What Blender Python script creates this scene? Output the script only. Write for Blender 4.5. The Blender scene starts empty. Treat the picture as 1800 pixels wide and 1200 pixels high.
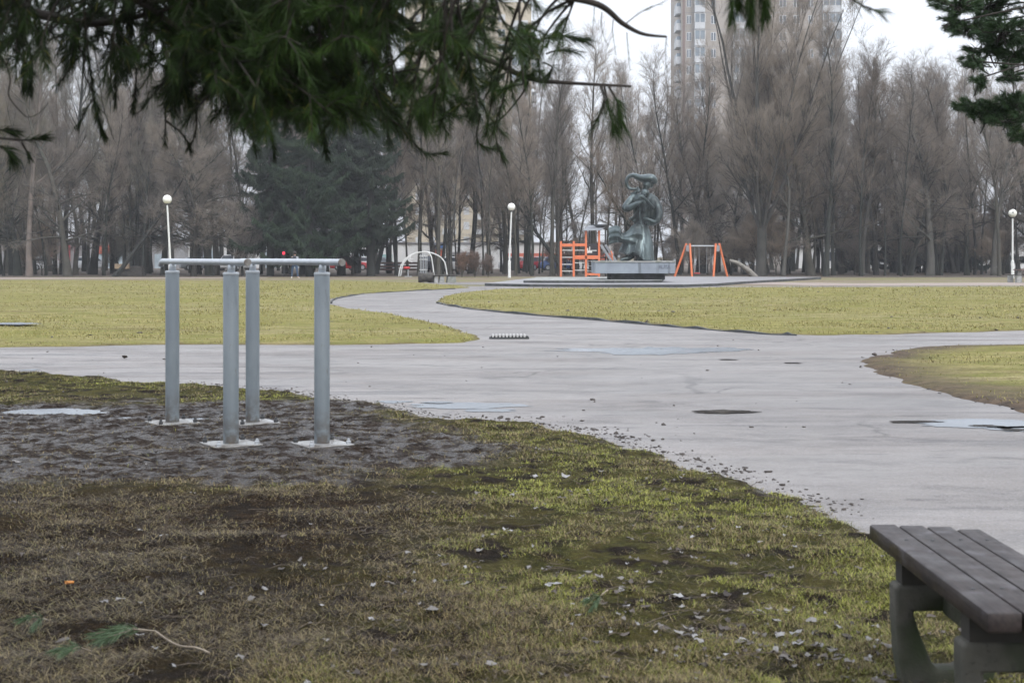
import bpy, bmesh, math, random
import numpy as np
from mathutils import Vector, Matrix

R = math.radians
rnd = random.Random(11)
rng = np.random.default_rng(5)
scn = bpy.context.scene
COL = scn.collection
H = 1.5           # eye height
F = 2500.0        # focal length in photo pixels (50 mm on 36 mm, 1800 px wide)
HY = 450.0        # horizon row

def gp(x, y):                      # a point of the ground
    Z = H * F / (y - HY)
    return ((x - 900) * Z / F, Z)
def pz(x, y, Z):                   # a point at distance Z
    return ((x - 900) * Z / F, Z, H - (y - HY) * Z / F)
def s2l(c):
    return tuple((v / 12.92 if v <= 0.04045 else ((v + 0.055) / 1.055) ** 2.4) for v in c)

# ------------------------------------------------------------------ noise
def _hash(ix, iy, seed):
    n = (ix.astype(np.int64) * 374761393 + iy.astype(np.int64) * 668265263 + seed * 974711) & 0x7fffffff
    n = ((n ^ (n >> 13)) * 1274126177) & 0x7fffffff
    n = n ^ (n >> 16)
    return (n & 0xffff) / 65535.0
def vnoise(x, y, seed=0):
    x = np.asarray(x, float); y = np.asarray(y, float)
    ix = np.floor(x); iy = np.floor(y); fx = x - ix; fy = y - iy
    fx = fx * fx * (3 - 2 * fx); fy = fy * fy * (3 - 2 * fy)
    a = _hash(ix, iy, seed); b = _hash(ix + 1, iy, seed); c = _hash(ix, iy + 1, seed); d = _hash(ix + 1, iy + 1, seed)
    return (a * (1 - fx) + b * fx) * (1 - fy) + (c * (1 - fx) + d * fx) * fy
def fbm(x, y, o=4, seed=0):
    s = 0; a = .5; t = 0
    for k in range(o):
        s = s + a * vnoise(x * 2 ** k, y * 2 ** k, seed + k); t += a; a *= .5
    return s / t
def sstep(a, b, x):
    t = np.clip((x - a) / (b - a), 0, 1)
    return t * t * (3 - 2 * t)
def sdist(px, py, poly):           # signed distance, positive inside
    P = np.array(poly, float); Q = np.roll(P, -1, 0)
    best = np.full(px.shape, 1e9); ins = np.zeros(px.shape, bool)
    for (ax, ay), (bx, by) in zip(P, Q):
        dx, dy = bx - ax, by - ay
        L = dx * dx + dy * dy + 1e-12
        t = np.clip(((px - ax) * dx + (py - ay) * dy) / L, 0, 1)
        best = np.minimum(best, (px - ax - t * dx) ** 2 + (py - ay - t * dy) ** 2)
        c = ((ay > py) != (by > py)) & (px < (bx - ax) * (py - ay) / (by - ay + 1e-12) + ax)
        ins ^= c
    d = np.sqrt(best)
    return np.where(ins, d, -d)

# ------------------------------------------------------------------ object helpers
def tag(o, label=None, cat=None, group=None, kind=None):
    if label: o['label'] = label
    if cat: o['category'] = cat
    if group: o['group'] = group
    if kind: o['kind'] = kind
    return o
def empty(name, loc=(0, 0, 0), rz=0, label=None, cat=None, group=None):
    o = bpy.data.objects.new(name, None); COL.objects.link(o)
    o.location = loc; o.rotation_euler = (0, 0, rz); o.empty_display_size = .2
    return tag(o, label, cat, group)
def link(name, me, mat=None, parent=None, loc=None):
    o = bpy.data.objects.new(name, me); COL.objects.link(o)
    if mat is not None:
        for m in (mat if isinstance(mat, (list, tuple)) else [mat]): me.materials.append(m)
    if parent is not None: o.parent = parent
    if loc is not None: o.location = loc
    return o
def np_mesh(name, V, Fc, smooth=False, attrs=None):
    """V (n,3); Fc (m,k) or a list of such arrays"""
    me = bpy.data.meshes.new(name)
    V = np.asarray(V, np.float32)
    Fl = Fc if isinstance(Fc, list) else [Fc]
    Fl = [np.asarray(f, np.int32) for f in Fl if len(f)]
    me.vertices.add(len(V)); me.vertices.foreach_set('co', V.ravel())
    nl = sum(f.size for f in Fl); nf = sum(len(f) for f in Fl)
    me.loops.add(nl); me.loops.foreach_set('vertex_index', np.concatenate([f.ravel() for f in Fl]))
    me.polygons.add(nf)
    st = []; o = 0
    for f in Fl:
        st.append(o + np.arange(len(f)) * f.shape[1]); o += f.size
    me.polygons.foreach_set('loop_start', np.concatenate(st).astype(np.int32))
    if smooth: me.polygons.foreach_set('use_smooth', np.ones(nf, bool))
    for k, a in (attrs or {}).items():
        at = me.attributes.new(k, 'FLOAT', 'POINT'); at.data.foreach_set('value', np.asarray(a, np.float32))
    me.update(); me.validate()
    return me

class MB:
    def __init__(s): s.v = []; s.f = []
    def add(s, V, Fs):
        b = len(s.v); s.v += [tuple(v) for v in V]; s.f += [tuple(i + b for i in f) for f in Fs]; return s
    def box(s, x0, x1, y0, y1, z0, z1, M=None, bev=0.0):
        if bev > 0:
            bm = bmesh.new(); bmesh.ops.create_cube(bm, size=1)
            for v in bm.verts: v.co = Vector(((x0 + x1) / 2 + v.co.x * (x1 - x0), (y0 + y1) / 2 + v.co.y * (y1 - y0), (z0 + z1) / 2 + v.co.z * (z1 - z0)))
            bmesh.ops.bevel(bm, geom=list(bm.edges), offset=bev, segments=2, affect='EDGES', profile=.5)
            bm.verts.index_update()
            V = [(M @ v.co if M else v.co) for v in bm.verts]; Fs = [[v.index for v in f.verts] for f in bm.faces]; bm.free()
            return s.add(V, Fs)
        V = [Vector(p) for p in ((x0, y0, z0), (x1, y0, z0), (x1, y1, z0), (x0, y1, z0), (x0, y0, z1), (x1, y0, z1), (x1, y1, z1), (x0, y1, z1))]
        if M: V = [M @ v for v in V]
        return s.add(V, [(3, 2, 1, 0), (4, 5, 6, 7), (0, 1, 5, 4), (1, 2, 6, 5), (2, 3, 7, 6), (3, 0, 4, 7)])
    def tube(s, pts, rad, n=8, cap=True):
        pts = [Vector(p) for p in pts]; k = len(pts)
        rad = rad if isinstance(rad, (list, tuple)) else [rad] * k
        V = []; Fs = []; up = None
        for i, p in enumerate(pts):
            d = (pts[min(i + 1, k - 1)] - pts[max(i - 1, 0)]).normalized()
            if up is None:
                up = d.cross(Vector((0.31, 0.87, 0.38)))
                if up.length < .1: up = d.cross(Vector((1, 0, 0)))
            up = (up - d * up.dot(d)).normalized(); w = d.cross(up)
            for j in range(n):
                a = 2 * math.pi * j / n
                V.append(p + (up * math.cos(a) + w * math.sin(a)) * rad[i])
        for i in range(k - 1):
            for j in range(n):
                Fs.append((i * n + j, i * n + (j + 1) % n, (i + 1) * n + (j + 1) % n, (i + 1) * n + j))
        if cap:
            Fs.append(tuple(range(n - 1, -1, -1))); Fs.append(tuple((k - 1) * n + j for j in range(n)))
        return s.add(V, Fs)
    def rings(s, rings, closed=True):
        n = len(rings[0]); V = [p for r in rings for p in r]; Fs = []
        for i in range(len(rings) - 1):
            for j in range(n if closed else n - 1):
                Fs.append((i * n + j, i * n + (j + 1) % n, (i + 1) * n + (j + 1) % n, (i + 1) * n + j))
        if closed:
            Fs.append(tuple(range(n - 1, -1, -1))); Fs.append(tuple((len(rings) - 1) * n + j for j in range(n)))
        return s.add(V, Fs)
    def lathe(s, prof, c=(0, 0, 0), n=24):
        return s.rings([[(c[0] + r * math.cos(2 * math.pi * j / n), c[1] + r * math.sin(2 * math.pi * j / n), c[2] + z) for j in range(n)] for r, z in prof])
    def ball(s, c, r, n=12, m=8):
        rx, ry, rz = r if isinstance(r, (tuple, list)) else (r, r, r)
        return s.rings([[(c[0] + rx * max(math.sin(math.pi * i / m), .02) * math.cos(2 * math.pi * j / n), c[1] + ry * max(math.sin(math.pi * i / m), .02) * math.sin(2 * math.pi * j / n), c[2] - rz * math.cos(math.pi * i / m)) for j in range(n)] for i in range(m + 1)])
    def prism(s, poly, axis, a, b):            # poly of 2-D points extruded along an axis
        def P(u, v, w): return {'x': (w, u, v), 'y': (u, w, v), 'z': (u, v, w)}[axis]
        n = len(poly); V = [P(u, v, a) for u, v in poly] + [P(u, v, b) for u, v in poly]
        return s.add(V, [tuple(range(n - 1, -1, -1)), tuple(range(n, 2 * n))] + [(i, (i + 1) % n, n + (i + 1) % n, n + i) for i in range(n)])
    def build(s, name, mat, parent=None, smooth=False, loc=None, bevel=0):
        me = bpy.data.meshes.new(name); me.from_pydata(s.v, [], s.f); me.update()
        bm = bmesh.new(); bm.from_mesh(me); bmesh.ops.recalc_face_normals(bm, faces=list(bm.faces)); bm.to_mesh(me); bm.free()
        if smooth:
            for p in me.polygons: p.use_smooth = True
        o = link(name, me, mat, parent, loc)
        if smooth == 'auto':
            e = o.modifiers.new('split', 'EDGE_SPLIT'); e.split_angle = R(40)
        if bevel:
            b = o.modifiers.new('bevel', 'BEVEL'); b.width = bevel; b.segments = 2; b.limit_method = 'ANGLE'
        return o

# ------------------------------------------------------------------ materials
class N:
    def __init__(s, name):
        s.m = bpy.data.materials.new(name); s.m.use_nodes = True
        s.t = s.m.node_tree; s.b = s.t.nodes['Principled BSDF']; s._tc = None
    def new(s, t, **k):
        n = s.t.nodes.new(t)
        for a, v in k.items(): setattr(n, a, v)
        return n
    def ln(s, a, b): s.t.links.new(a, b)
    def co(s, kind='Object'):
        if s._tc is None: s._tc = s.new('ShaderNodeTexCoord')
        return s._tc.outputs[kind]
    def mapped(s, sc, kind='Object', rot=(0, 0, 0)):
        mp = s.new('ShaderNodeMapping'); mp.inputs['Scale'].default_value = sc; mp.inputs['Rotation'].default_value = rot
        s.ln(s.co(kind), mp.inputs[0]); return mp.outputs[0]
    def noise(s, scale, detail=4, rough=.55, vec=None, lo=.35, hi=.65, dist=0):
        n = s.new('ShaderNodeTexNoise'); n.inputs['Scale'].default_value = scale; n.inputs['Detail'].default_value = detail
        n.inputs['Roughness'].default_value = rough; n.inputs['Distortion'].default_value = dist
        s.ln(vec if vec is not None else s.co(), n.inputs['Vector'])
        if lo is None: return n.outputs['Fac']
        r = s.new('ShaderNodeMapRange'); r.inputs[1].default_value = lo; r.inputs[2].default_value = hi; r.clamp = True
        s.ln(n.outputs['Fac'], r.inputs[0]); return r.outputs[0]
    def attr(s, name):
        a = s.new('ShaderNodeAttribute'); a.attribute_name = name; return a.outputs['Fac']
    def mix(s, f, a, b, mode='MIX'):
        n = s.new('ShaderNodeMix', data_type='RGBA', blend_type=mode)
        for v, i in ((f, 0), (a, 6), (b, 7)):
            if isinstance(v, (int, float)): n.inputs[i].default_value = v
            elif isinstance(v, tuple): n.inputs[i].default_value = (*v[:3], 1)
            else: s.ln(v, n.inputs[i])
        return n.outputs[2]
    def math(s, op, a, b=0.0, clamp=False):
        n = s.new('ShaderNodeMath', operation=op); n.use_clamp = clamp
        for v, i in ((a, 0), (b, 1)):
            if isinstance(v, (int, float)): n.inputs[i].default_value = v
            else: s.ln(v, n.inputs[i])
        return n.outputs[0]
    def mr(s, f, a, b, c, d):
        r = s.new('ShaderNodeMapRange'); r.clamp = True
        for i, v in ((1, a), (2, b), (3, c), (4, d)): r.inputs[i].default_value = v
        s.ln(f, r.inputs[0]); return r.outputs[0]
    def color(s, v):
        if isinstance(v, tuple): s.b.inputs['Base Color'].default_value = (*v[:3], 1)
        else: s.ln(v, s.b.inputs['Base Color'])
        return s
    def rough(s, v):
        if isinstance(v, (int, float)): s.b.inputs['Roughness'].default_value = v
        else: s.ln(v, s.b.inputs['Roughness'])
        return s
    def set(s, **k):
        for a, v in k.items(): s.b.inputs[a.replace('_', ' ')].default_value = v
        return s
    def bump(s, h, strength=.3, dist=.02):
        n = s.new('ShaderNodeBump'); n.inputs['Strength'].default_value = strength; n.inputs['Distance'].default_value = dist
        s.ln(h, n.inputs['Height']); s.ln(n.outputs[0], s.b.inputs['Normal']); return s

def simple(name, c1, c2=None, scale=6, rough=.6, metal=0, bump=0, bscale=None, spec=None):
    n = N(name)
    if c2 is None: c2 = tuple(v * .72 for v in c1)
    n.color(n.mix(n.noise(scale, 5), c1, c2)); n.rough(rough); n.set(Metallic=metal)
    if spec is not None: n.b.inputs['Specular IOR Level'].default_value = spec
    if bump: n.bump(n.noise(bscale or scale * 4, 4, lo=None), bump, .01)
    return n.m
M = {}
M['white_paint'] = simple('white paint', (.72, .73, .72), (.6, .61, .6), 3, .45)
M['globe'] = simple('lamp globe', (.82, .82, .78), (.74, .73, .68), 2, .3)
M['dark_metal'] = simple('dark metal', (.04, .042, .045), None, 8, .5)
M['orange'] = simple('orange paint', (.72, .17, .062), (.62, .19, .09), 2, .5)
M['grey_board'] = simple('grey board', (.27, .29, .31), (.2, .21, .23), 3, .6)
M['black_panel'] = simple('black panel', (.018, .018, .022), (.03, .025, .03), 2, .6)
M['red'] = simple('red plastic', (.55, .03, .03), (.42, .03, .03), 3, .4)
M['steel'] = simple('galvanised steel', (.42, .44, .46), (.33, .35, .37), 8, .45, .3)
M['glass_dark'] = simple('dark glass', (.03, .04, .05), (.05, .06, .075), .4, .12)
M['rubber'] = simple('rubber', (.015, .015, .016), (.03, .03, .03), 20, .8)
M['mudclod'] = simple('clods', (.028, .021, .017), (.05, .038, .03), 30, .6)
M['stick'] = simple('stick', (.11, .085, .06), (.05, .04, .03), 20, .8)
M['stickpale'] = simple('pale stick', (.32, .27, .2), (.2, .16, .12), 20, .8)

def m_bars():
    n = N('grey bar paint')
    v = n.mapped((1, 1, .35))
    c = n.mix(n.noise(5, 5, vec=v), (.135, .16, .178), (.18, .208, .226))
    c = n.mix(n.noise(28, 4, vec=n.mapped((1, 1, .25)), lo=.66, hi=.72), c, (.12, .125, .125))
    g = n.new('ShaderNodeSeparateXYZ'); n.ln(n.co(), g.inputs[0])
    low = n.math('MULTIPLY', n.mr(g.outputs[2], .0, .34, 1, 0), n.noise(13, 5, .65, lo=.36, hi=.56))
    c = n.mix(n.noise(3, 6, .7, vec=n.mapped((2, 2, .5)), lo=.56, hi=.72), c, (.105, .12, .13))
    c = n.mix(low, c, (.07, .055, .042))
    n.color(c).rough(n.mr(n.noise(9, 4, lo=None), .3, .7, .34, .55)); n.set(Metallic=.15)
    n.bump(n.noise(60, 3, lo=None), .06, .004); return n.m
M['bars'] = m_bars()
M['rail'] = simple('worn rail steel', (.42, .45, .48), (.34, .37, .40), 9, .32, .35)
M['plate'] = simple('base plate', (.36, .365, .36), (.085, .07, .057), 6, .45, .2)
def m_concrete(name, c1, c2, moss):
    n = N(name)
    c = n.mix(n.noise(5, 6), c1, c2)
    c = n.mix(n.noise(2.6, 6, lo=.46, hi=.62), c, moss)
    c = n.mix(n.noise(45, 3, lo=.6, hi=.7), c, tuple(v * .4 for v in c1))
    n.color(c).rough(.85); n.bump(n.noise(60, 5, lo=None), .5, .006); return n.m
M['conc_moss'] = m_concrete('mossy concrete', (.085, .080, .066), (.030, .030, .024), (.022, .032, .010))
M['conc'] = m_concrete('concrete', (.34, .34, .33), (.24, .245, .24), (.2, .21, .18))
M['conc_dark'] = m_concrete('dark concrete', (.075, .08, .085), (.05, .052, .055), (.04, .045, .04))
def m_plinth():
    n = N('plinth stone')
    c = n.mix(n.noise(1.2, 5), (.25, .285, .325), (.19, .215, .25))
    c = n.mix(n.noise(2.2, 3, vec=n.mapped((1, 1, .06)), lo=.6, hi=.68), c, (.12, .14, .16))
    n.color(c).rough(.7); n.bump(n.noise(20, 4, lo=None), .2, .01); return n.m
M['plinth'] = m_plinth()
def m_bronze():
    n = N('bronze patina')
    c = n.mix(n.noise(1.3, 6, vec=n.mapped((1, 1, .4)), lo=.38, hi=.62), (.026, .034, .036), (.092, .120, .124))
    c = n.mix(n.noise(2.5, 4, vec=n.mapped((1.5, 1.5, .3)), lo=.58, hi=.7), c, (.17, .215, .22))
    n.color(c).rough(n.mr(n.noise(4, 4, lo=None), .35, .65, .34, .5)); n.set(Metallic=.55); n.bump(n.noise(8, 4, lo=None), .25, .03); return n.m
M['bronze'] = m_bronze()
def m_plank():
    n = N('painted planks')
    v = n.mapped((26, 1.4, 26))
    c = n.mix(n.noise(3, 5, vec=v), (.036, .027, .025), (.015, .011, .011))
    c = n.mix(n.noise(9, 5, lo=.58, hi=.68), c, (.07, .063, .068))
    n.color(c).rough(n.mr(n.noise(7, 5, lo=None), .35, .65, .30, .62)); n.b.inputs['Specular IOR Level'].default_value = .34; n.bump(n.noise(4, 5, vec=v, lo=None), .35, .004); return n.m
M['plank'] = m_plank()
M['plank_end'] = simple('dark wood block', (.02, .018, .016), (.03, .027, .022), 15, .8)
M['timber'] = simple('weathered timber', (.30, .22, .14), (.2, .15, .1), 4, .8)
M['timber_dark'] = simple('dark timber', (.035, .032, .03), (.055, .048, .04), 5, .85)
M['deadlog'] = simple('bleached log', (.30, .28, .25), (.19, .18, .16), 5, .85, bump=.4)

def m_lawn(name, far=True):
    n = N(name)
    if far:
        c = n.mix(n.noise(.35, 5, lo=.38, hi=.62), (.205, .19, .052), (.265, .225, .095))
        c = n.mix(n.noise(.13, 6, .65, vec=n.mapped((.5, 1.3, 1)), lo=.46, hi=.6), c, (.285, .245, .125))
        c = n.mix(n.noise(.22, 6, .65, vec=n.mapped((.4, 1.5, 1)), lo=.56, hi=.66), c, (.16, .125, .06))
        c = n.mix(n.noise(1.6, 5, vec=n.mapped((.6, 1.6, 1)), lo=.40, hi=.62), c, (.135, .142, .03))
        c = n.mix(n.noise(7, 5, vec=n.mapped((.6, 1.4, 1)), lo=.52, hi=.68), c, (.115, .088, .036))
        c = n.mix(n.noise(24, 3, lo=.50, hi=.7), c, (.10, .085, .03))
        c = n.mix(n.noise(60, 2, lo=.55, hi=.75), c, (.30, .27, .09))
        dirt = n.mix(n.noise(6, 5), (.055, .042, .033), (.11, .08, .055))
        c = n.mix(n.attr('mud'), c, dirt)
        n.color(c).rough(.9); n.b.inputs['Specular IOR Level'].default_value = .12; n.bump(n.noise(18, 5, lo=None), .8, .06)
    else:
        soil = n.mix(n.noise(9, 6), (.009, .007, .005), (.026, .019, .013))
        lit = n.mix(n.noise(14, 6, lo=.4, hi=.62), (.014, .009, .005), (.034, .021, .011))  # brown needle litter, its colour darkened further in place of the pine's shade
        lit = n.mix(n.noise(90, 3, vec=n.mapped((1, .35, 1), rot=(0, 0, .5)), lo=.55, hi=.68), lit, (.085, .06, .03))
        gr = n.mix(n.noise(6, 6, lo=.4, hi=.6), (.040, .040, .012), (.078, .066, .022))
        gr = n.mix(n.noise(40, 4, lo=.5, hi=.66), gr, (.095, .09, .027))
        mudw = n.mix(n.noise(5, 6, lo=.38, hi=.6), (.020, .0145, .0115), (.050, .039, .033))
        mudw = n.mix(n.noise(45, 4, lo=.52, hi=.68), mudw, (.009, .0065, .005))
        mudw = n.mix(n.noise(1.6, 4, lo=.45, hi=.62), mudw, (.034, .023, .016))
        mudw = n.mix(n.noise(28, 5, .7, lo=.5, hi=.64), mudw, (.075, .062, .055))
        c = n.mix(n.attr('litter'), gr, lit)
        gapm = n.noise(4.5, 6, lo=.5, hi=.6)
        c = n.mix(gapm, c, soil)
        c = n.mix(n.attr('mud'), c, mudw)
        n.color(c)
        wet = n.math('MULTIPLY', n.attr('mud'), n.noise(6, 6, lo=.45, hi=.58))
        n.rough(n.mr(wet, 0, 1, .9, .22)); n.ln(n.mr(wet, 0, 1, .06, .55), n.b.inputs['Specular IOR Level'])
        n.bump(n.math('ADD', n.noise(22, 6, .65, lo=None), n.math('MULTIPLY', n.noise(90, 3, lo=None), .5)), 1.0, .07)
    return n.m
M['lawn_far'] = m_lawn('far lawn', True)
M['lawn_near'] = m_lawn('near lawn', False)
def m_path():
    n = N('wet path')
    c = n.mix(n.noise(.22, 5, vec=n.mapped((.5, 1, 1)), lo=.35, hi=.65), (.205, .186, .172), (.135, .124, .118))
    c = n.mix(n.noise(1.1, 6, vec=n.mapped((.35, 1.3, 1)), lo=.44, hi=.66), c, (.235, .216, .204))
    c = n.mix(n.noise(.5, 7, .6, vec=n.mapped((.28, 3.2, 1), rot=(0, 0, .07)), lo=.57, hi=.64, dist=.9), c, (.085, .077, .075))
    c = n.mix(n.noise(.9, 7, .65, vec=n.mapped((.6, 1.1, 1)), lo=.50, hi=.62), c, (.115, .104, .097))
    c = n.mix(n.noise(2.7, 7, .7, vec=n.mapped((.7, 1.1, 1)), lo=.50, hi=.60), c, (.185, .168, .155))
    c = n.mix(n.noise(3.5, 5, vec=n.mapped((.5, 1.4, 1)), lo=.58, hi=.68), c, (.10, .09, .085))
    nz = n.new('ShaderNodeTexNoise'); nz.inputs['Scale'].default_value = .9; nz.inputs['Detail'].default_value = 5; n.ln(n.co(), nz.inputs['Vector'])
    va = n.new('ShaderNodeVectorMath', operation='MULTIPLY_ADD'); n.ln(nz.outputs['Color'], va.inputs[0]); va.inputs[1].default_value = (1.6, 1.6, 0); n.ln(n.mapped((.7, 1.0, 1)), va.inputs[2])
    vo = n.new('ShaderNodeTexVoronoi', feature='DISTANCE_TO_EDGE'); vo.inputs['Scale'].default_value = .42; n.ln(va.outputs[0], vo.inputs['Vector'])
    crack = n.math('MULTIPLY', n.mr(vo.outputs['Distance'], .004, .022, .75, 0), n.noise(.35, 3, lo=.46, hi=.58))
    c = n.mix(crack, c, (.045, .04, .036))
    c = n.mix(n.noise(60, 3, lo=.5, hi=.72), c, (.09, .085, .086))
    c = n.mix(n.noise(120, 2, lo=.55, hi=.7), c, (.31, .295, .30))
    n.color(c)
    n.rough(n.mr(n.noise(.5, 6, vec=n.mapped((.5, 1.6, 1)), lo=None), .38, .6, .7, .34)); n.b.inputs['Specular IOR Level'].default_value = .4
    n.bump(n.math('ADD', n.noise(55, 5, .65, lo=None), n.noise(4, 4, lo=None)), .6, .016); return n.m
M['path'] = m_path()
def m_floor():
    n = N('woodland floor')
    c = n.mix(n.noise(.8, 6), (.05, .038, .028), (.085, .065, .048))
    c = n.mix(n.noise(6, 5, lo=.5, hi=.68), c, (.12, .095, .07)); n.color(c).rough(.95); return n.m
M['floor'] = m_floor()
def m_ground():
    n = N('rough ground')
    c = n.mix(n.noise(.15, 5, vec=n.mapped((.4, 1.5, 1)), lo=.42, hi=.58), (.15, .145, .05), (.17, .13, .09))
    c = n.mix(n.noise(1.5, 5, vec=n.mapped((.5, 1.5, 1)), lo=.5, hi=.66), c, (.12, .085, .06)); n.color(c).rough(.95); return n.m
M['ground'] = m_ground()
M['sand'] = simple('sandy path', (.29, .235, .2), (.22, .175, .15), .6, .8)
M['platform'] = simple('platform paving', (.26, .255, .26), (.2, .195, .2), .7, .5)
def m_water(name, col, r):
    n = N(name); n.color(n.mix(n.noise(.9, 4), col, tuple(v * .8 for v in col))); n.rough(r); n.set(IOR=1.33)
    n.bump(n.noise(9, 3, lo=None), .05, .01); return n.m
M['water_light'] = m_water('sky painted water', (.30, .33, .36), .2)  # pale blue base colour stands in for the sky reflected in the puddles
M['water_dark'] = m_water('deep puddle', (.035, .036, .036), .06)

def m_tree(name, c1, c2, vary=.35, rough=.9, sc=1.2):
    n = N(name)
    oi = n.new('ShaderNodeObjectInfo')
    c = n.mix(n.noise(sc, 4), c1, c2)
    hs = n.new('ShaderNodeHueSaturation'); n.ln(c, hs.inputs['Color'])
    n.ln(n.mr(oi.outputs['Random'], 0, 1, 1 - vary, 1 + vary), hs.inputs['Value'])
    n.ln(n.mr(n.math('FRACT', n.math('MULTIPLY', oi.outputs['Random'], 7.3)), 0, 1, .65, 1.25), hs.inputs['Saturation'])
    n.ln(hs.outputs[0], n.b.inputs['Base Color']); n.rough(rough); n.b.inputs['Specular IOR Level'].default_value = .2
    return n.m
M['bark'] = m_tree('grey bark', (.085, .08, .068), (.055, .055, .047), .3)
M['bark_dark'] = m_tree('dark bark', (.042, .045, .039), (.028, .031, .027), .3)
M['twig'] = m_tree('grey brown twigs', (.245, .203, .165), (.18, .153, .128), .3)
M['twig_tan'] = m_tree('tan twigs', (.28, .235, .19), (.215, .185, .152), .15)
M['twig_olive'] = m_tree('olive twigs', (.19, .17, .125), (.15, .135, .10), .25)
M['twig_red'] = m_tree('red brown twigs', (.17, .115, .088), (.13, .09, .072), .2)
M['birch'] = m_tree('pinkish bark', (.19, .15, .125), (.12, .10, .085), .1)
M['spruce'] = m_tree('spruce needles', (.018, .038, .021), (.042, .068, .036), .25)
M['spruce_far'] = m_tree('far conifer needles', (.022, .036, .034), (.03, .046, .042), .2)
def m_needle(name, a, b, tip):
    n = N(name)
    t = n.attr('tint')
    c = n.mix(t, a, b); c = n.mix(n.mr(t, .93, .97, 0, 1), c, tip)
    n.color(c).rough(.5); n.b.inputs['Specular IOR Level'].default_value = .14
    return n.m
M['needle'] = m_needle('pine needles', (.006, .011, .004), (.040, .080, .015), (.13, .125, .02))
M['needle_r'] = m_needle('green pine needles', (.016, .032, .015), (.045, .085, .032), (.08, .11, .03))
M['needle_fallen'] = m_needle('fallen pine needles', (.05, .085, .045), (.12, .17, .09), (.2, .2, .09))
M['pinebark'] = simple('pine bark', (.035, .028, .022), (.018, .015, .013), 20, .9, bump=.5)
def m_grass(name, cols):
    n = N(name); t = n.attr('tint')
    r = n.new('ShaderNodeValToRGB'); n.ln(t, r.inputs[0]); r.color_ramp.interpolation = 'LINEAR'
    el = r.color_ramp.elements
    while len(el) < len(cols): el.new(.5)
    for i, (p, c) in enumerate(cols): el[i].position = p; el[i].color = (*c, 1)
    n.ln(r.outputs[0], n.b.inputs['Base Color']); n.rough(.55); n.b.inputs['Specular IOR Level'].default_value = .22
    return n.m
M['grass_near'] = m_grass('near grass', [(0, (.02, .013, .008)), (.25, (.075, .048, .022)), (.42, (.25, .195, .095)), (.55, (.12, .125, .026)), (.8, (.185, .20, .033)), (1, (.31, .32, .06))])
M['grass_far'] = m_grass('far grass', [(0, (.07, .055, .022)), (.35, (.21, .18, .062)), (.7, (.32, .28, .11)), (1, (.20, .205, .055))])
M['leaf'] = m_grass('wet dead leaves', [(0, (.022, .017, .014)), (.35, (.075, .06, .05)), (.6, (.15, .14, .13)), (1, (.30, .295, .295))])

# ------------------------------------------------------------------ ground, path and lawns
def sheet(name, poly, z, mat, kind='structure'):
    mb = MB(); mb.add([(x, y, z) for x, y in poly], [tuple(range(len(poly)))])
    o = mb.build(name, mat); 
    return tag(o, kind=kind)
g = sheet('ground', [(-900, -60), (900, -60), (900, 1500), (-900, 1500)], 0, M['ground'])
sheet('path', [(-45, 1), (45, 1), (45, 71), (-45, 71)], .004, M['path'])
sheet('woodland_floor', [(-130, 100.5), (-30, 101), (0, 104), (22, 100), (60, 99), (130, 97), (130, 260), (-130, 260)], .006, M['floor'])
sheet('sandy_path', [gp(1290, 499.2), gp(1440, 502.5), gp(1800, 501.8), gp(2600, 502), gp(2600, 497), gp(1800, 496.3), gp(1500, 498), gp(1290, 495)], .008, M['sand'])
sheet('sandy_path', [gp(-500, 491.5), gp(0, 491), gp(300, 489.8), gp(470, 488.6), gp(470, 487.6), gp(300, 488), gp(0, 488), gp(-500, 488)], .009, M['sand'])
sheet('sandy_path', [gp(640, 499), gp(800, 500.5), gp(880, 501), gp(925, 498), gp(860, 496.3), gp(700, 496.6)], .009, M['path'])

MUD = [gp(*p) for p in ((-700, 716), (-60, 718), (120, 712), (300, 716), (420, 708), (540, 700), (630, 712), (720, 742), (800, 756), (850, 788), (790, 822), (640, 842), (500, 850), (300, 856), (-60, 880), (-700, 880))]
LAWN_A = [gp(*p) for p in ((-900, 612), (0, 612), (300, 607), (600, 607), (820, 604), (852, 600), (848, 592), (800, 575), (700, 553), (610, 542), (580, 533), (592, 525), (640, 517), (740, 511), (835, 506), (800, 502), (740, 497.5), (600, 494.5), (300, 493.5), (-900, 494))]
LAWN_B = [gp(*p) for p in ((762, 530), (772, 522), (810, 514.5), (870, 509), (1000, 507.3), (1200, 507.3), (1300, 505.5), (1440, 505.8), (1600, 505), (2500, 504.5), (2500, 575), (1800, 582), (1600, 588), (1440, 591), (1350, 588), (1200, 576), (1050, 563), (900, 551), (800, 540), (768, 534))]
LAWN_C = [gp(*p) for p in ((1503, 640), (1515, 630), (1560, 617), (1650, 609), (1800, 607), (2700, 600), (2700, 960), (1800, 727), (1690, 705), (1590, 678), (1510, 652))]
LAWN_D = [(-12, 19.2)] + [gp(*p) for p in ((0, 652), (100, 659), (200, 667), (400, 678), (500, 687), (560, 697), (620, 706), (690, 715), (760, 731), (850, 741), (960, 746), (1050, 766), (1150, 791), (1230, 815), (1320, 840), (1400, 870), (1500, 905), (1560, 932), (1680, 975), (1800, 1015), (2200, 1140))] + [(8, 4.5), (8, -3), (-12, -3)]

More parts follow.
